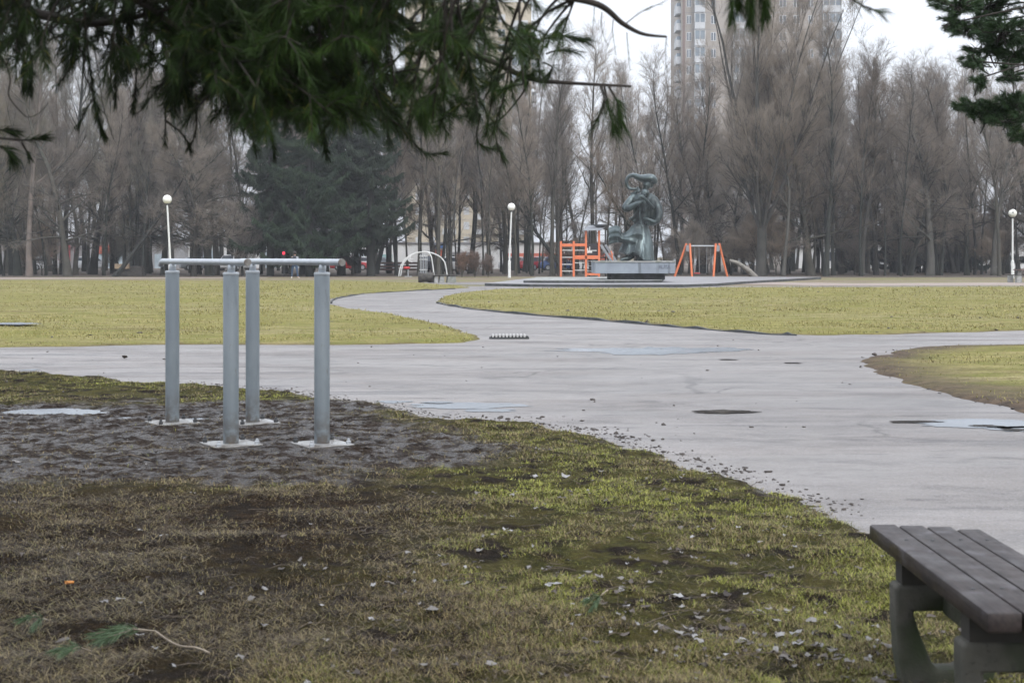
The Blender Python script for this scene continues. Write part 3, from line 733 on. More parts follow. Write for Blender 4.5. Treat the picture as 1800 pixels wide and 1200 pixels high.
bot = [(1128, 442), (1117, 440), (1110, 436), (1104, 431), (1099, 428), (1094, 427), (1090.5, 426.6), (1088.5, 426.3), (1086.5, 426), (1081.5, 426.6), (1076, 428), (1069, 430.5)]
N_ = 12; rings = []
for i in range(len(top)):
    L1 = []; L2 = []
    for j in range(N_):
        t = j / (N_ - 1); x = top[i][0] * (1 - t) + bot[i][0] * t; y = top[i][1] * (1 - t) + bot[i][1] * t
        dp = -.52 + .03 * i - .25 * math.sin(min(1, i / 5) * math.pi) + .10 * math.sin(i * .6 + t * 3.0) * min(1, i / 3) + .11 * abs(math.sin(t * 8.5 + i * .12)) - .30 * math.sin(math.pi * t) - .16 * t * max(0, min(1, (i - 4) / 3))
        L1.append(sp(x, y, dp - .05)); L2.append(sp(x, y, dp + .09))
    rings.append(L1 + L2[::-1])
k_.rings(rings)
limb(k_, [(x, y, -.52 + .03 * i - .25 * math.sin(min(1, i / 5) * math.pi) + .13 * math.sin(i * .7) * min(1, i / 3), 1.6) for i, (x, y) in enumerate(top[1:], 1)], 10)
o = k_.build('skirt', M['bronze'], st, True); remesh(o, .026, 1)

# ------------------------------------------------------------------ parallel exercise bars
def bar(x_b, x_f, rail_px, label):
    Zb, Zf = 12.58, 11.13
    A = Vector(((x_b - 900) * Zb / F, Zb, 0)); B = Vector(((x_f - 900) * Zf / F, Zf, 0))
    t = empty('exercise_bar', (A + B) / 2, 0, label, 'exercise bar', 'grey parallel exercise bars'); O = (A + B) / 2
    u = (B - A).normalized()
    for P, cap in ((A, 1.362), (B, 1.364)):
        q = P - O; mb = MB()
        mb.lathe([(.0605, .012), (.0605, cap - .012), (.056, cap)], q, 32); post = mb.build('post', M['bars'], t, 'auto')
        mb = MB(); mb.lathe([(.0625, cap - .012), (.064, cap - .006), (.062, cap + .006), (.05, cap + .010), (.0, cap + .012)], q, 32); mb.build('cap', M['rail'], post, 'auto')
        rz = Matrix.Translation(q) @ Matrix.Rotation(math.atan2(u.y, u.x) + .05, 4, 'Z')
        z0 = .024 if P is B else .024
        mb = MB(); mb.box(-.19, .19, -.19, .19, z0, z0 + .014, rz, bev=.003); pla = mb.build('base_plate', M['plate'], t)
        mb = MB()
        for sx in (-1, 1):
            for sy in (-1, 1):
                c_ = rz @ Vector((sx * .155, sy * .155, 0)); mb = MB()
                mb.lathe([(.019, z0 + .014), (.019, z0 + .036), (.012, z0 + .040), (.011, z0 + .056), (.0, z0 + .058)], c_, 6 if sx > 0 else 12)
                mb.build('bolt', M['dark_metal'] if P is A or sx < 0 else M['steel'], pla)
        mb = MB(); mb.tube([q + Vector((0, 0, cap + .008)), q + Vector((.004, .0, 1.41)), q + Vector((.008, 0, 1.436))], [.031, .029, .026], 20); mb.build('neck', M['rail'], t, True)
    a = A - O - u * .36 + Vector((0, 0, 1.452)); bb = B - O + u * .40 + Vector((0, 0, 1.452))
    pts = [a - u * .02 + Vector((0, 0, -.034)), a + Vector((0, 0, -.014)), a + u * .05] + [a.lerp(bb, k / 12) for k in range(1, 12)] + [bb]
    mb = MB(); mb.tube(pts, .026, 24); rail = mb.build('rail', M['rail'], t, 'auto')
    mb = MB(); mb.tube([bb, bb + u * .012], [.029, .028], 24); mb.build('end_cap', M['plate'], rail, 'auto')
bar(303, 406, None, 'left of the two grey steel exercise bars on thick posts in the mud')
bar(444, 566, None, 'right of the two grey steel exercise bars, nearer the path, bolted plates showing')

# ------------------------------------------------------------------ near bench
SB = .52
bt = empty('park_bench', (1.50, 4.55, 0), 0, 'dark plank bench on mossy concrete legs beside the path in the near corner', 'bench')
xs = [-.195, -.093, .003, .097, .187]
for i in range(4):
    y1 = .655 - .02 * i - (.03 if i == 3 else 0); y0 = -.64 + (.03 if i == 3 else 0)
    mb = MB(); mb.box(xs[i] + .0018, xs[i + 1] - .0018, y0, y1, SB - .058, SB, bev=.009); pk = mb.build('plank', M['plank'], bt, 'auto')
    for yy in (.36, -.36):
        mb = MB(); mb.lathe([(.007, SB - .002), (.007, SB + .0015), (.004, SB + .003), (.0, SB + .003)], ((xs[i] + xs[i + 1]) / 2 + rnd.uniform(-.008, .008), yy + rnd.uniform(-.01, .01), 0), 10); mb.build('screw', M['dark_metal'], pk)
def support(yc):
    th = .05
    outer = [(-.185, .375), (-.187, .36), (-.186, .25), (-.178, .13), (-.155, .0), (.140, .0), (.165, .13), (.176, .25), (.18, .36), (.178, .375)]
    hole = [(-.128, .285), (.128, .285), (.108, .22), (.050, .10), (.020, .085), (-.040, .085), (-.062, .11), (-.100, .20)]
    bm = bmesh.new()
    vo = [bm.verts.new((x, yc - th, z)) for x, z in outer]; vh = [bm.verts.new((x, yc - th, z)) for x, z in hole]
    eo = [bm.edges.new((vo[i], vo[(i + 1) % len(vo)])) for i in range(len(vo))]; eh = [bm.edges.new((vh[i], vh[(i + 1) % len(vh)])) for i in range(len(vh))]
    r_ = bmesh.ops.triangle_fill(bm, edges=eo + eh, use_beauty=True)
    fs = [g_ for g_ in r_['geom'] if isinstance(g_, bmesh.types.BMFace)]
    e = bmesh.ops.extrude_face_region(bm, geom=fs); vs = [g_ for g_ in e['geom'] if isinstance(g_, bmesh.types.BMVert)]
    bmesh.ops.translate(bm, verts=vs, vec=(0, th * 2, 0)); bmesh.ops.recalc_face_normals(bm, faces=list(bm.faces))
    me = bpy.data.meshes.new('leg'); bm.to_mesh(me); bm.free()
    o = link('leg', me, M['conc_moss'], bt); bv = o.modifiers.new('b', 'BEVEL'); bv.width = .02; bv.segments = 4; bv.limit_method = 'ANGLE'
    for p in me.polygons: p.use_smooth = True
    es = o.modifiers.new('s', 'EDGE_SPLIT'); es.split_angle = R(35)
    mb = MB(); mb.box(-.165, .16, yc - .04, yc + .04, .375, SB - .058); mb.build('spacer', M['plank_end'], bt)
support(.36); support(-.36)
mb = MB(); mb.box(-.03, .03, -.31, .31, .28, .34, bev=.008); mb.build('stretcher', M['conc_moss'], bt)

# ------------------------------------------------------------------ street lamps
def lamp(x, ytop, Zl, dx, label, worn=False, ht=4.56):
    X = (x - 900) * Zl / F
    t = empty('street_lamp', (X + dx, Zl, 0), 0, label, 'street lamp', 'globe lamps on white poles')
    mb = MB(); mb.tube([(0, 0, 0), (0, 0, 1.15)], [.105, .10], 14); mb.tube([(0, 0, 1.15), (0, 0, 1.22)], [.10, .06], 14); mb.build('pole_base', M['white_paint'], t, 'auto')
    top = Vector((-dx, 0, ht)); mb = MB(); mb.tube([(0, 0, 1.2), tuple(Vector((0, 0, 1.2)).lerp(top, .5)), tuple(top)], [.06, .055, .05], 12); mb.build('pole', M['white_paint'], t, 'auto')
    mb = MB(); mb.lathe([(.05, 0), (.10, .03), (.11, .07), (.10, .1)], top, 14); mb.build('collar', M['dark_metal'], t)
    mb = MB(); mb.ball(top + Vector((0, 0, .34)), .27, 24, 16); gl = mb.build('globe', M['globe'], t, True)
    if worn:
        gl.data.materials.clear(); n = N('stained globe'); n.color(n.mix(n.noise(5, 3, lo=.56, hi=.62), (.74, .74, .68), (.12, .13, .11))).rough(.4); gl.data.materials.append(n.m)
lamp(294, 352, 85.5, .18, 'white globe lamp on a slightly leaning pole behind the exercise bars')
lamp(899, 366, 98.7, -.14, 'white globe lamp between the climbing arch and the statue')
lamp(1780, 375, 95.0, 0, 'globe lamp with a stained globe at the right by the picnic table', True, 4.02)

# ------------------------------------------------------------------ playground
def PX(x, y, Z): return Vector(((x - 900) * Z / F, Z, H - (y - HY) * Z / F))
ZP = 103.0; kp = ZP / F
pt = empty('play_tower', ((1020 - 900) * kp, ZP, 0), 0, 'orange climbing tower with a grey roof and ladders beside the statue', 'playground tower')
def lx(x): return (x - 1020) * kp
def lz(y): return max(0, H - (y - HY) * kp)
for x, yt, d in ((986, 424, 0), (1008.5, 424, 0), (1030, 405, 0), (1053, 405, 0)):
    mb = MB(); mb.box(lx(x) - .075, lx(x) + .075, d - .07, d + .07, 0, lz(yt), bev=.02); mb.build('post', M['orange'], pt)
for x0, x1, y0, y1, d in ((988, 1006.5, 428.5, 433.5, 0), (1010.5, 1031, 428, 433, 0), (1010.5, 1052, 449, 455.5, -.02), (1032, 1052, 480, 484, -.02)):
    mb = MB(); mb.box(lx(x0), lx(x1), d - .05, d + .05, lz(y1), lz(y0), bev=.015); mb.build('beam', M['orange'], pt)
mb = MB(); mb.box(lx(1009), lx(1066), .06, 1.25, lz(454), lz(452)); mb.build('deck', M['timber_dark'], pt)
for x in (1038, 1066.5):
    mb = MB(); mb.box(lx(x) - .06, lx(x) + .06, 1.26, 1.38, 0, lz(403), bev=.02); mb.build('post', M['dark_metal'], pt)
for x0, x1, ys in ((988, 1006.5, (440, 452.3, 464.7, 476.5)), (1010.5, 1028, (440, 462, 475))):
    for y in ys:
        mb = MB(); mb.tube([(lx(x0), 0, lz(y)), (lx(x1), 0, lz(y))], .028, 8); mb.build('rung', M['white_paint'], pt)
for y in (459, 467.5, 476.5):
    mb = MB(); mb.tube([(lx(1032), .03, lz(y)), (lx(1052), .03, lz(y))], .025, 8); mb.build('rung', M['steel'], pt)
mb = MB(); mb.box(lx(1031.5), lx(1052), .08, .13, lz(449), lz(428)); pan = mb.build('panel', M['black_panel'], pt)
mb = MB(); mb.box(lx(1031.5), lx(1034), .05, .08, lz(445), lz(436)); mb.box(lx(1034), lx(1041), .05, .08, lz(444.5), lz(440)); mb.box(lx(1036), lx(1037.4), .05, .08, lz(440), lz(433.5)); mb.box(lx(1039), lx(1049), .05, .08, lz(441), lz(439.6)); mb.build('panel_picture', M['white_paint'], pan)
mb = MB()
mb.add([(lx(1024), -.5, lz(405)), (lx(1056), -.5, lz(404)), (lx(1069), 1.9, lz(396)), (lx(1037), 1.9, lz(395)), (lx(1024), -.5, lz(406)), (lx(1056), -.5, lz(405)), (lx(1069), 1.9, lz(397.5)), (lx(1037), 1.9, lz(397))], [(0, 1, 2, 3), (7, 6, 5, 4), (0, 4, 5, 1), (1, 5, 6, 2), (2, 6, 7, 3), (3, 7, 4, 0)])
mb.add([(lx(1037), .6, lz(394)), (lx(1070), .6, lz(394)), (lx(1073), 2.6, lz(405)), (lx(1056), -.5, lz(405)), (lx(1056), -.52, lz(403.6))], [(0, 1, 2), (1, 3, 4)])
mb.build('roof', M['grey_board'], pt)
for d in (-.1, .55):
    mb = MB(); mb.box(0, 1.9, -.04, .04, -.09, .09, Matrix.Translation((lx(1056 + 9 * (d > 0)), d, lz(430))) @ Matrix.Rotation(R(57), 4, 'Y')); mb.build('ramp_rail', M['grey_board'], pt)
for q in range(4):
    mb = MB(); mb.tube([(lx(1057.5 + q * 3), -.1, lz(437 + q * 6.5)), (lx(1057.5 + q * 3), .55, lz(437 + q * 6.5))], .03, 8); mb.build('rung', M['steel'], pt)
mb = MB(); mb.tube([(lx(1077), .1, 0), (lx(1076), .1, lz(447)), (lx(1074), .1, lz(441))], .05, 8); mb.build('post', M['orange'], pt, True)

ZW = 98.7; kw = ZW / F
sw = empty('swing_set', ((1238 - 900) * kw, ZW, 0), 0, 'orange framed swing set with a grey crossbar to the right of the statue', 'swing set')
def wx(x): return (x - 1238) * kw
def wz(y): return max(0, H - (y - HY) * kw)
for xt, xb, yb in ((1207, 1187, 0), (1212.5, 1215.5, .0), (1258, 1253, 0), (1264.5, 1281, 0)):
    mb = MB(); off = .9 if xt in (1207, 1264.5) else -.5
    mb.tube([(wx(xb), off * .6, 0), (wx(xt), off * .1, wz(428))], .075, 10); mb.build('leg', M['orange'], sw, 'auto')
for x in (1209.5, 1261):
    mb = MB(); mb.box(wx(x - 3.6), wx(x + 3.6), -.09, .09, wz(442), wz(431), bev=.02); mb.build('bracket', M['grey_board'], sw)
mb = MB(); mb.tube([(wx(1208), 0, wz(432.3)), (wx(1263), 0, wz(432.3))], .05, 10); mb.build('crossbar', M['steel'], sw, 'auto')
for x, m, sz in ((1225, 'red', 5), (1246, 'timber_dark', 4.5)):
    mb = MB(); mb.box(wx(x - sz), wx(x + sz), -.12, .12, wz(481), wz(479.4), bev=.01); s_ = mb.build('swing_seat', M[m], sw)
    for e in (-1, 1):
        mb = MB(); mb.tube([(wx(x + e * sz * .85), 0, wz(479.4)), (wx(x + e * sz * .75), 0, wz(432.8))], .012, 6); mb.build('chain', M['steel'], s_)

ZC = 104.0; kc = ZC / F
ca = empty('climbing_arch', ((744 - 900) * kc, ZC, 0), 0, 'white tubular climbing arch with upright bars on the far lawn', 'climbing frame')
def cx_(x): return (x - 744) * kc
def cz(y): return max(0, H - (y - HY) * kc)
def smooth_path(P, n=6):
    P = [Vector(p) for p in P]; Q = []
    for i in range(len(P) - 1):
        a, b_, c_, d = P[max(i - 1, 0)], P[i], P[i + 1], P[min(i + 2, len(P) - 1)]
        for k in range(n):
            t = k / n; Q.append(.5 * ((2 * b_) + (c_ - a) * t + (2 * a - 5 * b_ + 4 * c_ - d) * t * t + (-a + 3 * b_ - 3 * c_ + d) * t ** 3))
    return Q + [P[-1]]
for pts, dp in (([(702, 486), (705, 470), (712, 457), (721, 449.5), (731, 445), (742, 443), (752, 443), (758, 449), (761, 462), (764, 486)], -.6), ([(703, 486), (707, 466), (715, 455), (726, 447.6), (740, 443.2), (756, 444), (770, 449.5), (778, 456.5), (782.5, 466), (785.5, 486)], .6)):
    mb = MB(); mb.tube(smooth_path([(cx_(x), dp, cz(y)) for x, y in pts]), .045, 10); mb.build('arch', M['white_paint'], ca, True)
for x in (739, 741.6, 744.4, 747.4, 750.4):
    mb = MB(); mb.tube([(cx_(x), 0, 0), (cx_(x), 0, cz(446))], .035, 8); mb.build('bar', M['steel'], ca)
for y in (450, 456, 474):
    mb = MB(); mb.tube([(cx_(737.5), 0, cz(y)), (cx_(751.5), 0, cz(y))], .035, 8); mb.build('rung', M['white_paint'], ca)
mb = MB(); mb.tube([(cx_(722), -.6, cz(449)), (cx_(722), -.7, cz(455.5)), (cx_(719), -.8, cz(456.5)), (cx_(726), -.9, cz(461))], .03, 8); mb.tube([(cx_(720), -.7, cz(456)), (cx_(728), -.7, cz(455.5))], .03, 8); mb.build('handle', M['white_paint'], ca)
mb = MB(); mb.tube([(cx_(750), .9, 0), (cx_(750), .9, cz(470))], .03); 
es = empty('exercise_stool', ((717 - 900) * kc, ZC - 1.2, 0), 0, 'small red round stool on a post under the white climbing arch', 'stool')
mb = MB(); mb.tube([(.1, 0, 0), (.1, 0, .55)], .045, 10); mb.tube([(-.15, 0, .02), (.4, 0, .02)], .03, 8); mb.build('post', M['steel'], es)
mb = MB(); mb.lathe([(.02, .55), (.2, .57), (.26, .64), (.22, .72), (.0, .74)], (0, 0, 0), 18); mb.build('seat', M['red'], es, True)

# log and concrete bench on the lawn
lg = MB(); Zl = 80.0
rr = []
for i in range(7):
    t = i / 6; rr.append([(-.43 + .86 * t, (.27 + .03 * math.sin(i * 2)) * math.cos(a) * (1 + .06 * math.sin(3 * a + i)), .29 + (.28 + .03 * math.cos(i)) * math.sin(a) * (1 + .06 * math.sin(2 * a + i))) for a in [2 * math.pi * j / 18 for j in range(18)]])
lg.rings(rr); o = lg.build('log', simple('dark bark log', (.075, .068, .06), (.03, .028, .026), 5, .9, bump=.6, bscale=14), None, 'auto', ((749 - 900) * Zl / F, Zl, 0)); tag(o, 'short thick dark log lying at the end of the concrete bench', 'log')
cb = empty('concrete_bench', ((782 - 900) * Zl / F, Zl, 0), R(12), 'low bench of concrete blocks under a dark plank top by the winding path', 'bench')
for x, w in ((-.52, .12), (-.20, .15), (.36, .27)):
    mb = MB(); mb.rings([[(x + w * s * (.85 if z > .2 else 1.0) * a, .25 * b_ * s, z) for a, b_ in ((-1, -1), (1, -1), (1, 1), (-1, 1))] for z, s in ((0, 1), (.38, .92))]); mb.build('block', M['conc'], cb, bevel=.02)
mb = MB(); mb.box(-.68, .68, -.3, .3, .38, .45, bev=.015); mb.build('seat', M['timber_dark'], cb)
# picnic table at the right edge
pc = empty('picnic_table', ((1796 - 900) * 80 / F, 80, 0), 0, 'brown plank picnic table on pale concrete feet under the right lamp', 'picnic table')
for y in (-.62, .62):
    mb = MB(); mb.box(-.55, 1.3, y - .14, y + .14, .40, .45, bev=.01); mb.build('seat', M['timber_dark'], pc)
mb = MB(); mb.box(-.35, 1.3, -.38, .38, .70, .75, bev=.01); mb.build('top', simple('brown planks', (.13, .075, .06), (.09, .055, .045), 4, .6), pc)
for x in (-.42, .9):
    for y in (-.62, .62):
        mb = MB(); mb.box(x - .13, x + .13, y - .15, y + .15, 0, .40, bev=.02); mb.build('foot', M['conc'], pc)
    mb = MB(); mb.prism([(-.25, 0), (.25, 0), (.10, .70), (-.10, .70)], 'x', x + .3 - .06, x + .3 + .06); mb.build('leg', M['conc'], pc)
# timber heap at the left
th = empty('timber_stack', ((227 - 900) * 106 / F, 106, 0), 0, 'low heap of dark timbers with a pale sawn beam on top under the left trees', 'timber')
for i, (x, z, L, rr_, m) in enumerate(((0, .14, 2.2, .15, 'timber_dark'), (.1, .40, 1.9, .14, 'timber_dark'), (.45, .62, 1.2, .13, 'timber_dark'))):
    mb = MB(); mb.box(x - L / 2, x + L / 2, -.4 + .1 * i, .5 - .1 * i, z - rr_, z + rr_, bev=.03); mb.build('beam', M[m], th)
mb = MB(); mb.box(-.95, .1, -.5, -.18, .55, .92, bev=.02); b_ = mb.build('beam', M['timber'], th); b_['label'] = 'pale sawn beam'
# leaning bleached log and stump
mb = MB(); mb.tube(smooth_path([PX(1283, 458, 104), PX(1296, 462, 104.2), PX(1308, 470, 104.5), PX(1318, 478, 104.8), PX(1327, 488, 105)]), [.10 + .007 * i for i in range(25)], 10)
tag(mb.build('fallen_log', M['deadlog'], None, True), 'pale bent dead log propped against the big trunk right of the swings', 'log')

# drain grate on the path
M['grey_slat'] = simple('worn grey slats', (.5, .5, .49), (.36, .36, .35), 12, .6)
dg = empty('drain_grate', (*gp(895, 596), 0), R(1), 'small drain grate with black and white slots at the tip of the left lawn', 'drain grate')
mb = MB(); mb.box(-.36, .36, -.03, .20, .0, .035); mb.build('frame', M['conc_dark'], dg)
for i in range(10):
    mb = MB(); mb.box(-.31 + i * .0635, -.31 + i * .0635 + .034, -.045, .17, .036, .085, bev=.004); mb.build('slat', M['grey_slat'], dg)
mb = MB(); mb.box(-.33, .345, -.025, .15, .035, .055); mb.build('tray', M['rubber'], dg)

# ------------------------------------------------------------------ person
def skin(name, joints, edges, rad, mat, parent, sub=2):
    me = bpy.data.meshes.new(name); me.from_pydata(joints, edges, []); me.update()
    o = link(name, me, mat, parent); m = o.modifiers.new('skin', 'SKIN'); m.use_smooth_shade = True
    for i, r_ in enumerate(rad):
        r_ = r_ if isinstance(r_, tuple) else (r_, r_); me.skin_vertices[0].data[i].radius = r_
    me.skin_vertices[0].data[0].use_root = True
    s = o.modifiers.new('sub', 'SUBSURF'); s.levels = sub; s.render_levels = sub
    return o
ZB = 96.0
pe = empty('person', ((518 - 900) * ZB / F, ZB, 0), 0, 'person in dark jacket, blue jeans and white shoes walking on the far lawn', 'person')
skinm = simple('skin', (.5, .33, .26), (.45, .29, .22), 8, .5)
jn = [(0, 0, .95), (0, 0, 1.15), (0, 0, 1.38), (0, -.01, 1.50), (.01, -.02, 1.58), (.02, -.02, 1.70), (-.20, 0, 1.42), (-.27, .03, 1.16), (-.24, -.10, .93), (-.235, -.13, .86), (.20, 0, 1.42), (.28, .02, 1.17), (.27, -.12, .95), (.27, -.15, .88),
      (-.10, 0, .92), (-.17, .03, .50), (-.21, .08, .09), (-.20, -.06, .04), (.10, 0, .92), (.17, -.06, .50), (.22, -.02, .09), (.30, -.09, .04)]
ed = [(0, 1), (1, 2), (2, 3), (3, 4), (4, 5), (2, 6), (6, 7), (7, 8), (8, 9), (2, 10), (10, 11), (11, 12), (12, 13), (0, 14), (14, 15), (15, 16), (16, 17), (0, 18), (18, 19), (19, 20), (20, 21)]
skin('body', jn, ed, [(.14, .10), (.13, .10), (.15, .10), .055, .075, .085, .06, .045, .035, .04, .06, .045, .035, .04, .085, .06, .04, .04, .085, .06, .04, .04], skinm, pe)
mb = MB(); rr = []
for z, w_, d_ in ((.86, .165, .125), (.95, .175, .135), (1.1, .17, .13), (1.28, .195, .14), (1.40, .20, .135), (1.47, .13, .11), (1.535, .075, .08)):
    rr.append([(w_ * math.cos(t), d_ * math.sin(t), z) for t in [2 * math.pi * j / 20 for j in range(20)]])
mb.rings(rr)
for sx, hx, hy, hz in ((-1, -.255, -.11, .93), (1, .285, -.13, .95)):
    mb.tube(smooth_path([(sx * .17, 0, 1.42), (sx * .235, .01, 1.33), (sx * .285, .03, 1.16), (hx, hy, hz)], 4), [.085 - .0022 * i for i in range(13)], 12)
o = mb.build('jacket', simple('dark jacket', (.025, .03, .04), (.04, .045, .055), 10, .8), pe, True)
m_ = o.modifiers.new('remesh', 'REMESH'); m_.mode = 'VOXEL'; m_.voxel_size = .018; m_.use_smooth_shade = True
skin('jeans', [(0, 0, .95), (-.10, 0, .90), (-.17, .03, .50), (-.21, .08, .10), (.10, 0, .90), (.17, -.06, .50), (.22, -.02, .10)], [(0, 1), (1, 2), (2, 3), (0, 4), (4, 5), (5, 6)], [(.15, .12), .105, .075, .06, .105, .075, .06], simple('blue jeans', (.045, .085, .15), (.03, .055, .10), 10, .8), pe)
for x, y0, x2, y2 in ((-.21, .10, -.20, -.10), (.21, .02, .33, -.10)):
    skin('shoe', [(x, y0, .05), (x2, y2, .045)], [(0, 1)], [(.055, .05), (.045, .04)], M['white_paint'], pe)
mb = MB(); mb.ball((.02, -.035, 1.715), (.125, .125, .125), 14, 10); mb.build('hair', simple('dark hair', (.02, .015, .012), None, 10, .6), pe, True)
mb = MB(); mb.box(.05, .20, .11, .24, 1.10, 1.46, bev=.05)
o = mb.build('backpack', simple('grey backpack', (.33, .36, .39), (.26, .28, .31), 5, .8), None, True); o.location = (pe.location.x + .08, ZB - .34, .0); tag(o, 'pale grey bag carried by the person on the far lawn', 'bag')

# ------------------------------------------------------------------ bare trees
def tube_np(acc, pts, rad, n):
    acc.append((pts, rad, n))
def tubes_mesh(acc):
    V = []; Q = []; off = 0
    for pts, rad, n in acc:
        P = np.array(pts, float); k = len(P)
        d = np.gradient(P, axis=0); d /= np.linalg.norm(d, axis=1)[:, None] + 1e-9
        ref = np.array([1., .13, .07]) if abs(d[0, 2]) > .8 else np.array([.1, .1, 1.])
        u = np.cross(d, ref); u /= np.linalg.norm(u, axis=1)[:, None] + 1e-9; w = np.cross(d, u)
        a = np.arange(n) * 2 * np.pi / n
        ring = P[:, None] + (u[:, None] * np.cos(a)[None, :, None] + w[:, None] * np.sin(a)[None, :, None]) * np.array(rad)[:, None, None]
        V.append(ring.reshape(-1, 3)); i = np.arange(k - 1)[:, None] * n; j = np.arange(n)[None]
        q = np.stack([i + j, i + (j + 1) % n, i + n + (j + 1) % n, i + n + j], -1).reshape(-1, 4) + off
        Q.append(q); off += k * n
    return np.concatenate(V), np.concatenate(Q)
def twigs_mesh(S, D, L, Rr, rg, bend=.25):
    S = np.array(S); D = np.array(D); L = np.array(L); Rr = np.array(Rr); n = len(S)
    D = D / (np.linalg.norm(D, axis=1)[:, None] + 1e-9)
    u = np.cross(D, rg.normal(size=(n, 3))); u /= np.linalg.norm(u, axis=1)[:, None] + 1e-9; w = np.cross(D, u)
    mid = S + D * (L * .5)[:, None] + u * (L * bend * .3 * rg.normal(size=n))[:, None]
    tip = S + D * L[:, None] + np.array([0, 0, 1]) * (L * .10)[:, None]
    V = []
    for c_, s_ in ((1, 0), (-.5, .866), (-.5, -.866)): V.append(S + (u * c_ + w * s_) * Rr[:, None])
    for c_, s_ in ((1, 0), (-.5, .866), (-.5, -.866)): V.append(mid + (u * c_ + w * s_) * (Rr * .7)[:, None])
    V.append(tip)
    V = np.stack(V, 1).reshape(-1, 3); i = np.arange(n)[:, None] * 7
    q = np.concatenate([i + np.array([[a, b_, b_ + 3, a + 3]]) for a, b_ in ((0, 1), (1, 2), (2, 0))])
    t = np.concatenate([i + np.array([[a, b_, 6]]) for a, b_ in ((3, 4), (4, 5), (5, 3))])
    return V, q, t
def rotv(d, ang, az, rg=None):
    d = Vector(d).normalized(); p = d.orthogonal().normalized(); p.rotate(Matrix.Rotation(az, 3, d))
    return (d * math.cos(ang) + p * math.sin(ang)).normalized()
def bare_tree(seed, Ht=16, r0=.17, first=.25, n1=26, a1=(30, 60), l1=.28, n2=9, a2=(25, 55), l2=.5, n3=7, ltw=(.4, .9), rtw=.009, up1=.25, up2=.2, lean=0, wob=.04, fork=0, droop=0, shape=.6, sub=2):
    rg = random.Random(seed); ng = np.random.default_rng(seed)
    acc = []; S = []; D = []; L = []; Rr = []
    def path(p, d, length, r_, n, trop, w):
        pts = [Vector(p)]; dirs = [Vector(d)]
        for k in range(n):
            d = (d + Vector((rg.gauss(0, w), rg.gauss(0, w), rg.gauss(0, w) + trop / n))).normalized()
            pts.append(pts[-1] + d * length / n); dirs.append(d)
        rad = [r_ * (1 - .85 * k / n) for k in range(n + 1)]
        return pts, dirs, rad
    def at(pts, t):
        k = t * (len(pts) - 1); i = min(int(k), len(pts) - 2); return pts[i].lerp(pts[i + 1], k - i)
    stems = []
    d0 = Vector((lean, 0, 1)).normalized()
    if fork:
        tp, td, tr = path((0, 0, -.1), d0, Ht * .16, r0, 5, .2, .03); tr = [r0 * (1.15 - .25 * k / 5) for k in range(6)]; tr[0] *= 1.25
        acc.append((tp, tr, 12))
        for q in range(fork):
            ang = R(rg.uniform(4, 31)); az = 2 * math.pi * (q + rg.uniform(-.3, .3)) / fork
            stems.append(path(at(tp, rg.uniform(.45, 1)), rotv(d0, ang, az), Ht * rg.uniform(.62, .86), r0 * rg.uniform(.28, .5), 10, .45, .045))
    else:
        tp, td, tr = path((0, 0, -.1), d0, Ht, r0, 12, .1, wob); tr[0] *= 1.35; tr[1] *= 1.05
        stems.append((tp, td, tr))
    for tp, td, tr in stems:
        acc.append((tp, tr, 8 if fork else 10))
        nn = n1 if not fork else max(6, n1 // 2)
        for q in range(nn):
            t = first + (1 - first) * ((q + rg.random()) / nn) if not fork else rg.uniform(.1, 1)
            p = at(tp, t); dd_ = td[min(int(t * len(td)), len(td) - 1)]
            a = R(rg.uniform(*a1)) * (1.15 - .45 * t); length = Ht * l1 * (1 - shape * t) * rg.uniform(.6, 1.15)
            rb = max(.012, tr[min(int(t * len(tr)), len(tr) - 1)] * rg.uniform(.3, .5))
            bp, bd, br = path(p, rotv(dd_, a, rg.uniform(0, 6.28)), length, rb, 5, up1 - droop, .09)
            acc.append((bp, br, 5))
            for q2 in range(n2):
                t2 = .15 + .85 * (q2 + rg.random()) / n2; p2 = at(bp, t2); d2 = rotv(bd[min(int(t2 * 5), 5)], R(rg.uniform(*a2)), rg.uniform(0, 6.28))
                l_2 = length * l2 * (1.1 - .6 * t2) * rg.uniform(.5, 1.2)
                cp, cd, cr = path(p2, d2, l_2, max(.009, rb * .4), 3, up2 - droop * .7, .12); acc.append((cp, cr, 3))
                for q3 in range(n3):
                    t3 = .1 + .9 * rg.random(); p3 = at(cp, t3); d3 = rotv(cd[min(int(t3 * 3), 3)], R(rg.uniform(15, 50)), rg.uniform(0, 6.28)) + Vector((0, 0, up2 * .6 - droop))
                    l3 = rg.uniform(*ltw); S.append(p3); D.append(d3); L.append(l3); Rr.append(rtw * rg.uniform(.7, 1.2))
                    d3 = Vector(d3).normalized()
                    for q4 in range(sub):
                        S.append(p3 + d3 * l3 * rg.uniform(.2, .8)); D.append(rotv(d3, R(rg.uniform(20, 50)), rg.uniform(0, 6.28))); L.append(l3 * rg.uniform(.4, .7)); Rr.append(rtw * .7)
    V1, Q1 = tubes_mesh(acc); V2, q, t = twigs_mesh(S, D, L, Rr, ng)
    return np_mesh('trunk', V1, Q1, True), np_mesh('crown', V2, [q, t], False)
PROTO = {}
PROTO['slim'] = [bare_tree(s, Ht=h_, r0=r_, first=.3, n1=32, a1=(20, 52), l1=.24, n2=8, n3=7, up1=.4, up2=.42, rtw=.0068, sub=3, shape=.4) for s, h_, r_ in ((1, 16, .17), (2, 15, .14), (3, 17, .2), (4, 14.5, .13), (5, 16.5, .15))]
PROTO['sapling'] = [bare_tree(s, Ht=h_, r0=r_, first=.22, n1=26, a1=(14, 36), l1=.17, n2=6, n3=5, up1=.5, up2=.5, rtw=.0075, sub=1, shape=.4) for s, h_, r_ in ((71, 14, .09), (72, 15.5, .1), (73, 12.5, .08))]
